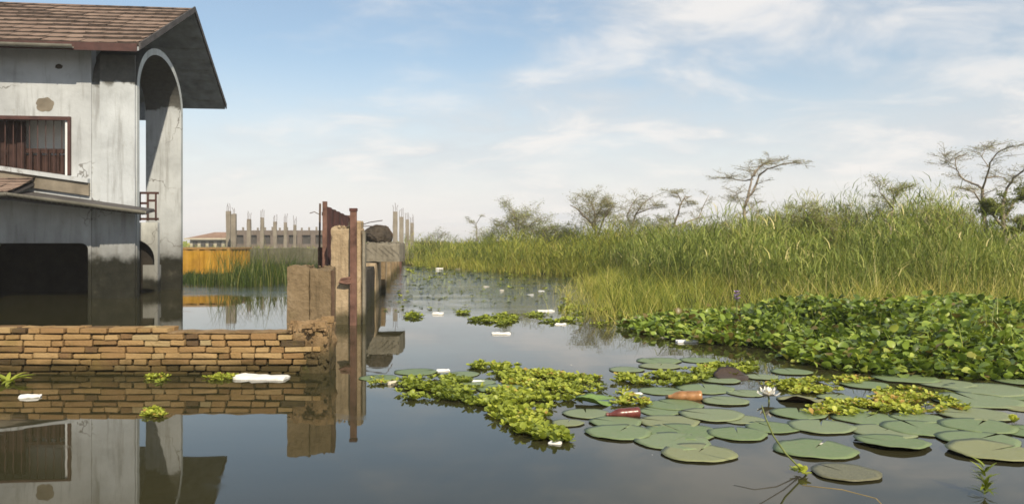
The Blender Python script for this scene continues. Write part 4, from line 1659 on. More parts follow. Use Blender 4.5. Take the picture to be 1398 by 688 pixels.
PADM = [pad_mesh(i) for i in range(6)]
for m_ in PADM:
    m_.materials.append(M['pad'])
    m_.materials.append(M['pad_under'])
PADG = 'lily pads of the floating raft'
pad_count = 0


def pad(px, py, rx, label, me=None, rot=None, tilt=0.0, mats=None, group=PADG):
    global pad_count
    c = W(px, py)
    me = me or PADM[pad_count % len(PADM)]
    o = bpy.data.objects.new('lily_pad', me)
    COL.objects.link(o)
    r = 1.06 * rx * c.y / F
    o.scale = (r, r, r)
    o.location = (c.x, c.y, .0015 + .0006 * (pad_count % 9) + abs(tilt) * r * .6)
    o.rotation_euler = (tilt, 0, random.uniform(.3, 2.8) if rot is None else rot)
    pad_count += 1
    return props(o, label, 'lily pad', group)


def special(seed, **kw):
    me = pad_mesh(seed, **kw)
    return me


def with_mats(me, a, b):
    me.materials.append(M[a])
    me.materials.append(M[b])
    return me


back = 'flat grey green lily pad in the back of the raft before the hyacinth bank'
pad(517, 516, 25, 'leftmost lily pad of the raft, with a tiny green clump on it')
pad(568, 508, 28, 'large flat lily pad under the white foam bit at the raft left corner')
pad(632, 511, 22, 'lily pad touching the white foam bit, second from the raft left corner')
pad(651, 522, 24, 'lily pad in front of the elongated white foam bit')
pad(688, 531, 36, 'lily pad half hidden between the two yellow green plant patches')
pad(800, 565, 30, 'lily pad left of the dark red bottle, beside the folded leaf')
pad(775, 578, 21, 'small lily pad touching the right edge of the leafy plant tongue')
pad(841, 577, 34, 'lily pad just in front of the dark red bottle')
pad(845, 591, 43, 'large lily pad at the left front corner of the raft', special and with_mats(pad_mesh(41, .008, .05), 'pad', 'pad_under'))
pad(901, 562, 27, 'lily pad to the right of the dark red bottle')
pad(913, 576, 40, 'wide lily pad right behind the front pads, right of the dark red bottle')
pad(921, 553, 37, 'lily pad just in front of the amber bottle')
pad(930, 590, 47, 'large lily pad, third from the viewer in the overlapping front stack')
pad(919, 603, 48, 'large lily pad, second from the viewer in the overlapping front stack')
pad(953, 619, 48, 'large lily pad nearest the viewer in the overlapping front stack')
pad(1007, 593, 38, 'lily pad right of the front stack, left of the leaning flower stem', with_mats(pad_mesh(42, .007, .05), 'pad', 'pad_under'))
pad(972, 567, 41, 'lily pad in the middle of the raft, right of the amber bottle front edge')
pad(990, 548, 30, 'lily pad between the amber bottle and the white water lily')
pad(963, 531, 37, 'lily pad straight behind the amber bottle')
pad(901, 534, 28, 'lily pad touching the flat white foam strip')
pad(1019, 537, 25, 'lily pad left of the white water lily')
pad(1012, 573, 28, 'lily pad in front and left of the white water lily')
pad(1054, 584, 34, 'lily pad crossed by the leaning flower stem')
pad(1091, 565, 36, 'lily pad in front of the white water lily on its right')
pad(1121, 583, 42, 'lily pad behind the pad that carries a white petal')
pad(1112, 614, 52, 'large lily pad carrying a loose white petal', with_mats(pad_mesh(43, .012, .05), 'pad', 'pad_under'))
pad(1154, 646, 43, 'brownish spotted lily pad half under water, nearest the viewer', with_mats(pad_mesh(44, .004, .05), 'pad_old', 'pad_under'))
pad(1180, 571, 40, 'lily pad in front of the lime green carpet on its left')
pad(1206, 589, 42, 'lily pad just behind the pad with the dark raised rim')
pad(1218, 605, 46, 'tilted lily pad showing a dark rim above the water', with_mats(pad_mesh(45, .012, .05, cup=.02), 'pad', 'pad_under'), None, .05)
pad(1255, 585, 46, 'lily pad in front of the lime green carpet on its right')
pad(1252, 571, 32, 'lily pad touching the front of the lime green carpet')
pad(1330, 566, 45, 'lily pad right of the lime green carpet')
pad(1335, 582, 46, 'lily pad left of the yellow bud at the right edge')
pad(1336, 601, 49, 'second lily pad from the viewer at the right edge of the raft')
pad(1352, 618, 52, 'lily pad nearest the viewer at the right edge of the raft', with_mats(pad_mesh(46, .012, .05, cup=.02), 'pad', 'pad_under'), None, .03)
pad(1091, 546, 29, 'lily pad with a dark folded edge right of the white water lily', with_mats(pad_mesh(47, .03, .05, .28, -1.9), 'pad', 'pad_under'), 0)
pad(1154, 560, 26, 'lily pad left of the lime green carpet')
for x, y, r in ((900, 493, 29), (953, 492, 24), (901, 500, 27), (855, 505, 23), (1039, 515, 22), (1181, 526, 30), (1236, 517, 40), (1333, 547, 55), (1348, 532, 50), (1398, 556, 34), (1408, 590, 40), (1290, 524, 36), (1400, 520, 40), (1080, 508, 26), (1140, 543, 22), (985, 520, 24), (1390, 540, 36)):
    pad(x, y, r, back)
pad(998, 516, 22, 'curled dark brown leaf standing up behind the amber bottle', with_mats(pad_mesh(48, .02, .05, .17, 1.5), 'pad_under', 'pad_under'), .1, .22, None, None)
pad(812, 550, 26, 'bright green folded leaf above the dark red bottle', with_mats(pad_mesh(49, .03, .2, .42, -2.2), 'leaf_bright', 'leaf_bright'), 0, .16, None, None)

# ------------------------------------------------------------------ water lily, stems, sprouts


def lily(px, py, wpx, label):
    base = W(px, py + 8)
    c = P(px, py, base.y)
    r = wpx * .5 * base.y / F
    root = empty('water_lily', (base.x, base.y, 0), 0, label, 'flower')
    bm = bmesh.new()
    for ring, (n, pitch, L) in enumerate(((8, .35, 1.0), (7, .75, .95), (5, 1.15, .8))):
        for i in range(n):
            a = 2 * math.pi * (i + .5 * ring) / n + random.uniform(-.1, .1)
            p = pitch + random.uniform(-.1, .1)
            ax = Vector((math.cos(a) * math.cos(p), math.sin(a) * math.cos(p), math.sin(p)))
            sd = Vector((-math.sin(a), math.cos(a), 0))
            up = ax.cross(sd)
            prev = None
            for k in range(6):
                t = k / 5
                w = .25 * math.sin(math.pi * min(1, .1 + .9 * t)) ** .8 * r * L
                cc = ax * (r * L * t) - up * (.10 * r * math.sin(math.pi * t)) + Vector((0, 0, c.z - .0))
                cur = [bm.verts.new(cc - sd * w), bm.verts.new(cc - up * -.04 * r), bm.verts.new(cc + sd * w)]
                if prev:
                    bm.faces.new((prev[0], prev[1], cur[1], cur[0]))
                    bm.faces.new((prev[1], prev[2], cur[2], cur[1]))
                prev = cur
    bm_obj('blossom', bm, M['petal'], root, smooth=True)
    bm = bmesh.new()
    for i in range(22):
        a = random.uniform(0, 6.28)
        q = random.uniform(0, .22) * r
        b0 = Vector((math.cos(a) * q, math.sin(a) * q, c.z))
        tube(bm, [b0, b0 * 1.0 + Vector((math.cos(a) * r * .1, math.sin(a) * r * .1, r * random.uniform(.3, .45)))], .03 * r, 4)
    bm_obj('flower_centre', bm, M['pollen'], root)
    bm = bmesh.new()
    tube(bm, [(0, 0, -.2), (.004, 0, c.z * .5), (0, 0, c.z)], .006, 6)
    bm_obj('stem', bm, M['stem'], root)


lily(1049, 540, 34, 'open white water lily flower standing among the lily pads')


def stick(pts, r0, r1, mat, label, name='stem', cat='stem', n=6):
    bm = bmesh.new()
    k = len(pts)
    tube(bm, pts, [r0 + (r1 - r0) * i / (k - 1) for i in range(k)], n)
    o = bm_obj(name, bm, M[mat], smooth=True)
    return props(o, label, cat)


w0 = W(1092, 648)
root = empty('leaning_stalk', (w0.x, w0.y, 0), 0, 'leaning pale green stalk rising from a yellow sprout in open water', 'plant')


def rel(p):
    return Vector(p) - Vector((w0.x, w0.y, 0))


bm = bmesh.new()
a_, b_ = W(1104, 648), P(1040, 553, w0.y - .05)
tube(bm, [rel((a_.x, a_.y, -.01)), rel(P(1072, 618, w0.y)), rel(P(1056, 595, w0.y - .02)), rel(P(1045, 570, w0.y - .04)), rel(b_)], [.0045, .0045, .004, .0035, .002], 6)
bm_obj('stalk', bm, M['stem'], root, smooth=True)
n = 16
az = RNG.uniform(0, 6.28, n)
V, Q, T = place_leaves(SPAT, np.repeat(np.array([[0, 0, .012]]), n, 0) + RNG.normal(0, .018, (n, 3)) * [1, 1, .2], az, np.abs(RNG.normal(.35, .3, n)), RNG.uniform(.028, .05, n), np.clip(RNG.normal(.7, .12, n), 0, .9))
np_obj('sprout', V, Q, M['lettuce'], root, T)

# drowned stems in the foreground, just breaking the surface
for i, pts in enumerate(([(1090, 650), (1060, 664), (1030, 668), (1002, 662)], [(1092, 650), (1070, 668), (1040, 686), (1010, 700)])):
    stick([tuple(W(x, y)[:2]) + (-.001,) for k, (x, y) in enumerate(pts)], .0045, .0025, 'stem_dark', ('upper of two dark drowned stems running left from the sprout', 'lower dark drowned stem running out of the picture bottom')[i], 'drowned_stem')
stick([tuple(W(x, y)[:2]) + (-.0015,) for x, y in ((1095, 662), (1150, 668), (1196, 680), (1215, 700))], .004, .003, 'stem_dry', 'thin tan stem lying in the water under the spotted pad', 'drowned_stem')
sp = W(1345, 676)
n = 46
pos = np.column_stack([np.full(n, sp.x) + RNG.normal(0, .004, n), np.full(n, sp.y), RNG.uniform(.0, .14, n)])
V, Q, T = place_leaves(leaf_template(lambda u: max(.01, .10 * math.sin(math.pi * (.1 + .88 * u))), 4, .2, .3), pos, RNG.uniform(0, 6.28, n), RNG.normal(.75, .25, n), RNG.uniform(.04, .075, n), np.clip(RNG.normal(.25, .15, n), 0, 1))
props(np_obj('water_sprout', V, Q, M['lettuce'], None, T), 'upright feathery olive sprout at bottom right corner of the pond', 'sprout')
b0 = W(1384, 580)
n = 9
V, Q, T = place_leaves(SPAT, np.repeat(np.array([[b0.x, b0.y, .015]]), n, 0), RNG.uniform(0, 6.28, n), RNG.normal(.9, .3, n), np.full(n, .05), np.full(n, .85))
props(np_obj('lily_bud', V, Q, M['lettuce'], None, T), 'yellow bud standing at the right edge beside two pads', 'flower bud')


# mauve hyacinth flower
fb = P(1006, 420, 9.9)
root = empty('hyacinth_flower', (fb.x, fb.y, 0), 0, 'single mauve hyacinth flower above the leaves', 'flower')
bm = bmesh.new()
tube(bm, [(0, 0, 0), (0, 0, .45)], .008, 6)
bm_obj('stem', bm, M['stem'], root)
bm = bmesh.new()
for i in range(44):
    a = random.uniform(0, 6.28)
    z = random.uniform(.38, .50)
    L = .05
    d = Vector((math.cos(a), math.sin(a), random.uniform(-.2, .6)))
    s = Vector((-math.sin(a), math.cos(a), 0)) * .018
    c = Vector((0, 0, z))
    v = [bm.verts.new(c), bm.verts.new(c + d * L * .6 + s), bm.verts.new(c + d * L), bm.verts.new(c + d * L * .6 - s)]
    bm.faces.new(v)
bm_obj('blossom', bm, M['purple'], root)

# ------------------------------------------------------------------ litter


def foam(px, py, wpx, hm, label, ratio=.55, mat='foam', rz=None, name='foam_piece', cat='foam litter', seed=0, taper=0.0):
    c = W(px, py)
    w = wpx * c.y / F
    bm = bmesh.new()
    hm = hm * .8
    rough_box(bm, (0, 0, hm * .5 - .012), (w, w * ratio, hm), max(w / 10, .010), min(.009, w * .06), 13, 0, hm * .22, min(.012, w * .08), seed * 3.1)
    for v in bm.verts:
        if taper:
            v.co.y *= 1 - taper * (v.co.x / w + .5)
    bmesh.ops.bevel(bm, geom=[e for e in bm.edges if e.is_boundary is False and e.calc_face_angle(0) > 1.0], offset=min(.006, w * .05), segments=2, affect='EDGES')
    o = bm_obj(name, bm, M[mat], None, (c.x, c.y, 0))
    o.rotation_euler = (random.uniform(-.03, .03), random.uniform(-.03, .03), random.uniform(-.3, .3) if rz is None else rz)
    return props(o, label, cat)


foam(357, 516, 74, .045, 'large flat white foam slab floating by the brick wall', .42, 'foam', R(-6), seed=1)
foam(41, 542, 28, .04, 'small white foam piece floating left, in the mirror of the brick wall', .5, seed=2)
foam(684, 456, 26, .045, 'white foam slab alone in the open water', .45, seed=3, rz=.05)
foam(938, 467, 30, .05, 'white foam slab touching the hyacinth bank', .4, seed=4, rz=.04)
foam(605, 506, 19, .03, 'pointed white foam bit on the flat pad at the raft left corner', .5, seed=5, taper=.6)
foam(652, 521, 26, .03, 'elongated white foam bit left of the yellow green plants', .35, seed=6, rz=.2)
foam(864, 537, 28, .03, 'flat white foam strip above the dark red bottle', .4, seed=7, rz=.03)
foam(812, 516, 22, .03, 'dirty white strip at the right tip of the back plant patch', .3, 'foam_dirty', .3, seed=8)
foam(598, 429, 15, .06, 'white rounded foam lump beside dark plants right of the gate pillar', .6, seed=9)
foam(765, 443, 16, .04, 'thin white foam strip nearest the sparse grass', .3, seed=10)
foam(745, 425, 24, .05, 'long thin white strip on the rippled water before the sparse grass', .25, seed=11)
foam(871, 436, 13, .06, 'whitish scrap lying among the small leaves by the sparse grass', .5, 'foam_dirty', seed=12)
foam(915, 461, 26, .03, 'greyish scrap just behind the foam slab at the hyacinth bank', .4, 'foam_dirty', seed=13)
foam(758, 605, 18, .03, 'white scrap at the front tip of the leafy plant tongue', .5, seed=14)
foam(998, 504, 11, .03, 'tiny white scrap on the strip of floating plants', .6, seed=15)
foam(600, 367, 9, .06, 'round pale lump at the far shore, largest of the far litter', .8, seed=16)
foam(625, 367, 8, .035, 'pale flat lump at the far shore right of the round one', .7, 'foam_dirty', seed=17)
foam(664, 391, 9, .022, 'pale scrap floating on the rippled water, largest of three', .5, 'foam_dirty', seed=18)
foam(685, 396, 6, .03, 'small pale scrap on the rippled water left of the thin bright strip', .5, 'foam_dirty', seed=19)
foam(739, 397, 8, .022, 'bright white scrap on the rippled water near the far grass', .6, seed=20)
foam(724, 402, 10, .018, 'thin bright strip on the rippled water near the far grass', .35, seed=21)
foam(894, 620, 14, .02, 'loose white petal by the nearest pad of the front stack', .6, 'petal', .6, 'petal_scrap', 'petal', 22)
foam(1120, 605, 19, .018, 'loose cream petal lying on the large lily pad', .6, 'petal', -.3, 'petal_scrap', 'petal', 23)
foam(535, 524, 13, .05, 'round pale brown lump beside the leftmost lily pad', .8, 'foam_dirty', .4, 'floating_lump', 'litter', 24)
foam(775, 498, 14, .012, 'thin pinkish scrap floating behind the raft', .4, 'foam_dirty', .1, 'floating_scrap', 'litter', 25)


def bottle(px, py, wpx, az, mat, label, capmat):
    c = W(px, py)
    L = wpx * c.y / F / abs(math.cos(az))
    r = L * .155
    root = empty('floating_bottle', (c.x, c.y, r * .55), az, label, 'bottle')
    prof = [(-.5, .2), (-.49, .85), (-.46, 1), (-.38, 1.0), (-.33, .95), (-.28, 1.0), (-.1, 1.0), (-.05, .95), (0, 1.0), (.12, 1.0), (.24, .82), (.34, .45), (.40, .34), (.45, .34)]
    bm = bmesh.new()
    tube(bm, [(t * L, 0, 0) for t, _ in prof], [q * r for _, q in prof], 20)
    bm_obj('body', bm, M[mat], root, smooth=True)
    bm = bmesh.new()
    tube(bm, [(.452 * L, 0, 0), (.52 * L, 0, 0)], r * .40, 14)
    bm_obj('cap', bm, M[capmat], root)
    root.rotation_euler = (0, R(3), az)


bottle(851, 568, 46, R(188), 'bottle_red', 'dark red plastic bottle floating on the lily pads', 'bottle_red')
bottle(934, 545, 48, R(172), 'bottle_amber', 'amber plastic bottle floating among the lily pads', 'stem_dark')


# dark flecks and dead leaves drifting on the rippled water
def debris():
    poly = [(-2.0, 12.5), (1.0, 11.5), (1.2, 18), (2.4, 25), (-.4, 29.5), (-3.0, 34.5), (-5.0, 39), (-4.4, 34), (-2.6, 17.5)]
    n = 230
    c = sample_poly(poly, n, lambda x, y: np.clip(clump(x, y, 1.2, 5) + .1, 0, 1))
    pos = np.column_stack([c, np.full(n, .006)])
    V, Q, T = place_leaves(ROUND, pos, RNG.uniform(0, 6.28, n), RNG.normal(.0, .12, n), RNG.uniform(.03, .17, n) * (c[:, 1] / 26), np.clip(RNG.normal(.4, .25, n), 0, 1))
    V[:, 2] = np.maximum(V[:, 2], .004)
    o = np_obj('floating_debris', V, Q, M['yard'], None, T)
    props(o, 'dark dead leaves drifting on the rippled water', None, None, 'stuff')
    c = sample_poly(poly, 130, lambda x, y: np.clip(clump(x, y, 1.6, 2), 0, 1))
    V, Q, T = rosettes(c, RNG.uniform(.03, .11, 130) * (c[:, 1] / 24), .5, 5, .25)
    o = np_obj('floating_leaves', V, Q, M['lettuce'], None, T)
    props(o, 'scattered small floating leaves on the rippled channel', None, None, 'stuff')
    # sparse leafy fringe between the open water and the bank
    poly2 = [(.6, 11.4), (1.5, 10.1), (1.9, 10.6), (1.6, 13.5), (1.0, 15.5)]
    c = sample_poly(poly2, 110, lambda x, y: clump(x, y, 4, 1) ** 3)
    V, Q, T = rosettes(c, np.full(110, .060) * RNG.uniform(.6, 1.2, 110), .40, 6, .6)
    o = np_obj('fringe_plants', V, Q, M['lettuce'], None, T)
    props(o, 'small leafy plants among the sparse grass at the water edge', None, None, 'stuff')


debris()

# ------------------------------------------------------------------ trees and bushes


def sub_branches(path, r0, r1, n, L, flat, rnd, start=.3, up=.25):
    """n side twigs off a limb; returns list of (points, r0, r1)"""
    out = []
    pts = [Vector(p) for p in path]
    seg = [(b - a).length for a, b in zip(pts, pts[1:])]
    tot = sum(seg)
    for i in range(n):
        t = start + (1 - start) * (i + rnd.random()) / n
        s = t * tot
        k = 0
        while k < len(seg) - 1 and s > seg[k]:
            s -= seg[k]
            k += 1
        p = pts[k].lerp(pts[k + 1], min(1, s / max(seg[k], 1e-6)))
        axis = (pts[k + 1] - pts[k]).normalized()
        a = rnd.uniform(0, 2 * math.pi)
        d = Vector((math.cos(a), math.sin(a), rnd.uniform(-.3, 1.0) * (1 - flat) + up * .4)) + axis * rnd.uniform(.2, .9)
        d.normalize()
        l = L * rnd.uniform(.45, 1.1) * (1.15 - .5 * t)
        r = (r0 + (r1 - r0) * t) * .34
        q = [p]
        m = 4
        for j in range(m):
            d = (d + Vector((rnd.uniform(-.35, .35), rnd.uniform(-.35, .35), rnd.uniform(-.25, .30) * (1 - flat * .6) - .04))).normalized()
            q.append(q[-1] + d * l / m)
        out.append((q, r, r * .35))
    return out


def tree(name, base, limbs, label, cat, d, seed, levels=((7, 1.0, .7), (5, .5, .8)), leaves=6000, leaf=.055, mat='feather', flat_leaf=.6, tint=.5, minr=.006, group=None, leaf_len=.9, spread=.07, start=.35):
    rnd = random.Random(seed)
    root = empty(name, (base.x, base.y, 0), 0, label, cat, group)
    org = Vector((base.x, base.y, 0))
    bm = bmesh.new()
    cur = []
    for pts, r0, r1 in limbs:
        # round the limb with small wobbles
        q = []
        for a, b in zip(pts, pts[1:]):
            for i in range(3):
                t = i / 3
                q.append(Vector(a).lerp(Vector(b), t) + Vector((rnd.uniform(-1, 1), rnd.uniform(-1, 1), rnd.uniform(-1, 1))) * r0 * .35)
        q.append(Vector(pts[-1]))
        cur.append((q, r0, r1))
        tube(bm, [p - org for p in q], [max(minr, r0 + (r1 - r0) * i / (len(q) - 1)) for i in range(len(q))], 7)
    bm_obj('trunk', bm, M['bark'], root, smooth=True)
    bm = bmesh.new()
    last = cur
    for li, (n, L, flat) in enumerate(levels):
        nxt = []
        for pts, r0, r1 in last:
            nxt += sub_branches(pts, r0, r1, n, L, flat, rnd, start if li == 0 else .15)
        for q, r0, r1 in nxt:
            tube(bm, [p - org for p in q], [max(minr * .8, r0 + (r1 - r0) * i / (len(q) - 1)) for i in range(len(q))], 4, False)
        last = nxt
    bm_obj('branchwork', bm, M['bark'], root, smooth=True)
    if leaves:
        P_, T_ = [], []
        for i in range(leaves):
            q, _, _ = last[rnd.randrange(len(last))]
            k = rnd.randrange(1, len(q))
            p = q[k - 1].lerp(q[k], rnd.random())
            P_.append(p - org + Vector((rnd.gauss(0, spread), rnd.gauss(0, spread), rnd.gauss(0, spread * .5))))
        pos = np.array(P_)
        N = len(pos)
        g = np.random.default_rng(seed)
        V, Q, T = place_leaves(leaf_template(lambda u: max(.015, .15 * math.sin(math.pi * (.08 + .9 * u))), 2, .1, .1), pos, g.uniform(0, 6.28, N), g.normal(.05, .5 * (1 - flat_leaf) + .12, N), leaf * g.uniform(.6, 1.3, N) * leaf_len * 1.4, np.clip(g.normal(tint, .22, N), 0, 1), g.normal(0, .4, N))
        np_obj('crown', V, Q, M[mat], root, T)
    return root


def L_(d, *pts, dz=0.0):
    """limb from photo points at distance d; a third value shifts the distance"""
    return [P(p[0], p[1], d + (p[2] if len(p) > 2 else 0)) for p in pts]


TG = 'thin thorn trees rising from the marsh'
d = 27.0
b = P(1028, 360, d)
tree('acacia_tree', b, [
    (L_(d, (1028, 366), (1023, 315), (1017, 298), (1016, 284), (1020, 271), (1028, 262), (1032, 252)), 0.066, 0.035),
    (L_(d, (1020, 271), (1023, 258), (1026, 245), (1030, 234, .3), (1042, 226, .5)), 0.043, 0.016),
    (L_(d, (1032, 252), (1036, 240), (1048, 231, -.3), (1062, 226, -.6), (1078, 223, -.8), (1094, 222, -.9)), 0.035, 0.009),
    (L_(d, (1028, 245), (1018, 247, .4), (1008, 246, .6), (996, 243, .8), (984, 243, 1.0)), 0.027, 0.008),
    (L_(d, (1030, 240), (1036, 228, .8), (1050, 221, 1.3), (1070, 219, 1.6)), 0.027, 0.008),
    (L_(d, (1016, 290), (1010, 275, -.4), (1004, 262, -.5)), 0.016, 0.006),
    (L_(d, (1024, 320), (1028, 300, .4), (1026, 275, .5)), 0.014, 0.005),
], 'tall leaning thorn tree with flat windswept crown above the reeds', 'tree', d, 3, ((10, .80, .85), (7, .36, .8)), 6000, .040, 'feather', .75, .5, .006, TG)
d = 20.0
b = P(1345, 370, d)
tree('acacia_tree', b, [
    (L_(d, (1345, 372), (1347, 330), (1344, 295), (1340, 268), (1341, 258)), 0.062, 0.037),
    (L_(d, (1341, 258), (1335, 253, .3), (1322, 248, .5), (1312, 242, .6), (1306, 232, .6), (1304, 218, .6), (1312, 212, .7)), 0.031, 0.007),
    (L_(d, (1341, 258), (1347, 243, -.3), (1352, 222, -.5), (1360, 210, -.6), (1372, 203, -.8), (1384, 200, -1.0)), 0.028, 0.006),
    (L_(d, (1347, 243), (1360, 241, .3), (1372, 243, .5), (1378, 250, .7)), 0.019, 0.006),
    (L_(d, (1366, 300), (1374, 258), (1384, 244, -.3), (1398, 232, -.5), (1420, 218, -.8)), 0.037, 0.012),
    (L_(d, (1344, 285), (1330, 262, -.4), (1318, 258, -.6), (1314, 256, -.7)), 0.022, 0.007),
    (L_(d, (1306, 232, .6), (1296, 226, .8), (1288, 216, .9)), 0.009, 0.004),
    (L_(d, (1350, 228), (1340, 214, .4), (1345, 204, .5), (1356, 200, .6)), 0.011, 0.005),
], 'large spreading thorn tree with bare wiry branches at the right edge', 'tree', d, 5, ((9, .62, .85), (6, .30, .8)), 7000, .032, 'feather', .75, .40, .005, TG)
# the vine-smothered stub standing against it
d = 19.6
tree('vine_bush', P(1372, 370, d), [
    (L_(d, (1372, 372), (1370, 320), (1368, 290), (1372, 270)), .07, .03),
    (L_(d, (1370, 300), (1385, 275, .2), (1398, 268, .3), (1412, 266, .4)), .04, .02),
    (L_(d, (1369, 310), (1352, 290, -.2), (1345, 280, -.3)), .03, .015),
    (L_(d, (1371, 330), (1390, 320), (1404, 305)), .04, .02),
], 'leafy vine covered shrub beneath the spreading tree at the right edge', 'bush', d, 6, ((9, .45, .3), (5, .22, .3)), 9000, .05, 'bushleaf', .2, .38, .008, None, 1.0, .06)
d = 31.0
tree('thorn_tree', P(923, 350, d), [
    (L_(d, (923, 352), (922, 320), (921, 306), (926, 292), (928, 280), (934, 270), (944, 268)), .06, .015),
    (L_(d, (921, 310), (938, 303, .4), (954, 297, .6), (960, 282, .7), (968, 266, .8)), .035, .010),
    (L_(d, (930, 275), (926, 266, -.4), (918, 262, -.6)), .02, .008),
    (L_(d, (934, 270), (938, 276, -.3), (940, 282, -.4)), .02, .010),
    (L_(d, (921, 314), (912, 302, -.3), (904, 300, -.5)), .025, .010),
], 'nearly bare thorn tree with a long arm reaching right', 'tree', d, 8, ((8, .6, .8), (5, .3, .8)), 3500, .045, 'feather', .7, .40, .007, TG)
d = 32.0
tree('thorn_bush', P(868, 350, d), [
    (L_(d, (866, 352), (862, 315), (868, 292), (880, 276), (892, 268)), .05, .012),
    (L_(d, (864, 318), (856, 296, .4), (862, 280, .6), (872, 268, .8)), .035, .010),
    (L_(d, (868, 292), (884, 286, -.4), (896, 280, -.6)), .025, .010),
    (L_(d, (866, 325), (852, 308, .4), (846, 300, .5)), .025, .010),
], 'brownish twiggy bush between the bare tree and the leaning bush', 'bush', d, 9, ((11, .95, .6), (6, .45, .6)), 5000, .05, 'feather', .6, .35, .006, TG, .9, .09, .1)
d = 33.0
tree('thorn_bush', P(818, 350, d), [
    (L_(d, (822, 352), (816, 322), (808, 306), (796, 294), (786, 284), (778, 280)), .075, .015),
    (L_(d, (812, 312), (812, 292, .4), (808, 278, .7), (802, 272, .9)), .045, .012),
    (L_(d, (816, 322), (824, 300, -.4), (830, 286, -.6), (840, 282, -.8)), .045, .012),
    (L_(d, (808, 306), (818, 290, .5), (822, 278, .7)), .03, .010),
], 'dense bush with dark trunk leaning left above the far grass', 'bush', d, 10, ((13, 1.1, .55), (7, .5, .6)), 9500, .055, 'feather', .55, .33, .007, TG, .9, .10, .08)
d = 39.0
tree('feathery_bush', P(706, 355, d), [
    (L_(d, (706, 356), (705, 330), (704, 308), (703, 292), (697, 282)), .06, .010),
    (L_(d, (705, 335), (694, 318, .6), (686, 308, .9)), .03, .010),
    (L_(d, (705, 330), (716, 314, -.6), (728, 304, -.9), (740, 300, -1.2)), .03, .010),
    (L_(d, (704, 318), (712, 304, .7), (716, 296, .9)), .025, .010),
], 'feathery green bush with pointed top on the far shore', 'bush', d, 12, ((16, 1.5, .6), (7, .6, .6)), 9000, .065, 'bushleaf', .5, .62, .007, None, .9, .12, .03)
d = 44.0
tree('thin_sapling', P(651, 350, d), [
    (L_(d, (651, 352), (651, 325), (650, 306), (655, 297), (662, 292)), .03, .010),
    (L_(d, (651, 310), (644, 303, .4), (640, 299, .5)), .015, .008),
], 'thin sapling standing alone left on the far shore', 'sapling', d, 13, ((6, .5, .8), (3, .25, .8)), 420, .06, 'bushleaf', .6, .5, .010)
d = 36.0
tree('scrub_bush', P(760, 352, d), [
    (L_(d, (758, 352), (752, 330), (745, 318)), .04, .012),
    (L_(d, (758, 345), (766, 328, .4), (772, 318, .6)), .04, .012),
    (L_(d, (758, 350), (759, 328, -.5), (757, 312, -.6)), .035, .012),
], 'low olive bush between the feathery bush and the leaning bush', 'bush', d, 14, ((13, 1.0, .4), (6, .5, .4)), 9000, .06, 'bushleaf', .4, .45, .007, None, .9, .12, .03)
d = 18.0
tree('weed_shrub', P(1215, 360, d), [
    (L_(d, (1215, 362), (1215, 310), (1219, 285), (1220, 268), (1216, 256)), .03, .008),
    (L_(d, (1220, 272), (1226, 262, .2), (1236, 257, .3)), .012, .006),
    (L_(d, (1219, 285), (1206, 268, -.2), (1200, 262, -.3), (1202, 248, -.3)), .015, .006),
    (L_(d, (1216, 310), (1200, 290, .3), (1196, 278, .4)), .015, .007),
], 'wiry weed with forked tip poking out of the highest reeds', 'shrub', d, 15, ((9, .42, .7), (5, .2, .6)), 4200, .035, 'bushleaf', .4, .6, .005, None, .9, .06, .1)
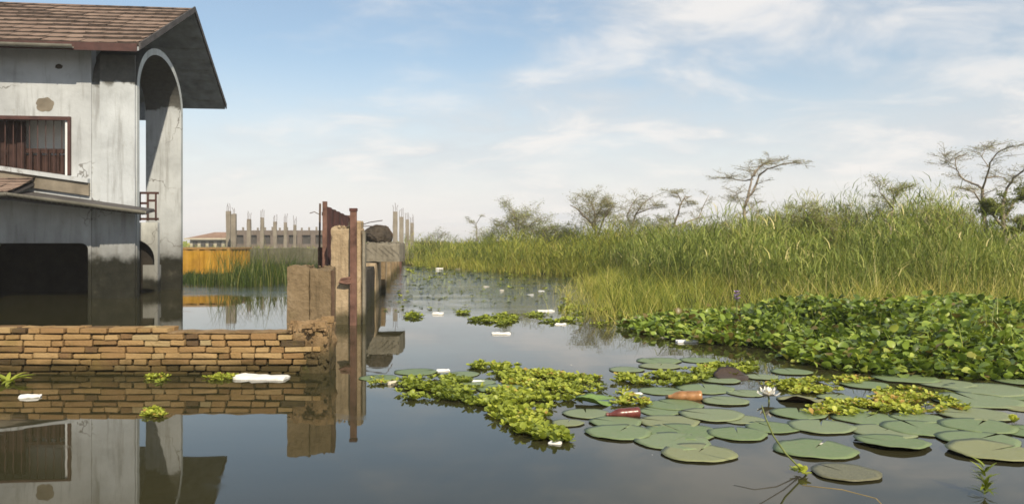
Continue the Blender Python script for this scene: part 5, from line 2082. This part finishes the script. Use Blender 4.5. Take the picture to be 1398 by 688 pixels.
for i, (px, top, dd, lab) in enumerate(((1098, 276, 19.0, 'feathery shrub right of the leaning thorn tree'), (1128, 288, 18.5, 'lower feathery shrub second right of the leaning thorn tree'), (1280, 282, 17.5, 'thin feathery shrub in the reeds left of the spreading tree'), (1062, 288, 21.0, 'pale wispy shrub just right of the leaning thorn trunk'), (985, 303, 24.0, 'wispy shrub left of the leaning thorn trunk'))):
    tree('weed_shrub', P(px, 365, dd), [
        (L_(dd, (px, 366), (px + 1, top + 35), (px - 1, top + 14), (px + 2, top)), .022, .006),
        (L_(dd, (px, top + 46), (px - 12, top + 24, .3), (px - 16, top + 12, .4)), .014, .006),
        (L_(dd, (px, top + 50), (px + 13, top + 28, -.3), (px + 18, top + 16, -.4)), .014, .006),
    ], lab, 'shrub', dd, 30 + i, ((11, .55, .7), (6, .26, .6)), 7000, .036, 'bushleaf', .5, .7, .005, None, .9, .08, .1)


SG = 'small feathery shrubs blending into the far grass'
for i, (px, top, dd) in enumerate(((596, 322, 43), (672, 312, 41), (733, 304, 39), (748, 312, 35), (778, 305, 34), (845, 300, 31), (893, 298, 29), (905, 306, 27), (950, 302, 27), (968, 308, 25), (1010, 300, 23), (1040, 298, 22), (1160, 282, 20), (1255, 276, 19), (1310, 290, 17))):
    k = dd / 30
    tree('marsh_shrub', P(px, 352, dd), [
        (L_(dd, (px, 352), (px + 2, top + 22), (px - 2, top + 8), (px + 3, top)), .022 * k, .006),
        (L_(dd, (px, top + 34), (px - 11, top + 16, .3), (px - 15, top + 7, .4)), .014 * k, .006),
        (L_(dd, (px, top + 36), (px + 12, top + 18, -.3), (px + 17, top + 9, -.4)), .014 * k, .006),
    ], 'small feathery shrub rising out of the grass along the skyline', 'shrub', dd, 60 + i, ((12, .75 * k, .65), (5, .32 * k, .6)), 3200, .05 * k, 'bushleaf', .55, .3 + .25 * (i % 3), .006 * k, SG, .9, .09 * k, .05)

# ------------------------------------------------------------------ humid air over the flood
def build_haze():
    bm = bmesh.new()
    box(bm, (0, 400, 2.85), (1840, 1640, 9.1))
    m = bpy.data.materials.new('humid_air')
    m.use_nodes = True
    nt = m.node_tree
    nt.nodes.clear()
    out = nt.nodes.new('ShaderNodeOutputMaterial')
    v = nt.nodes.new('ShaderNodeVolumePrincipled')
    v.inputs['Color'].default_value = (.95, .95, .95, 1)
    v.inputs['Density'].default_value = .0010
    v.inputs['Anisotropy'].default_value = .0
    nt.links.new(v.outputs[0], out.inputs['Volume'])
    o = bm_obj('haze', bm, m)
    props(o, 'thin pale humid haze over the flooded land', None, None, 'stuff')


build_haze()
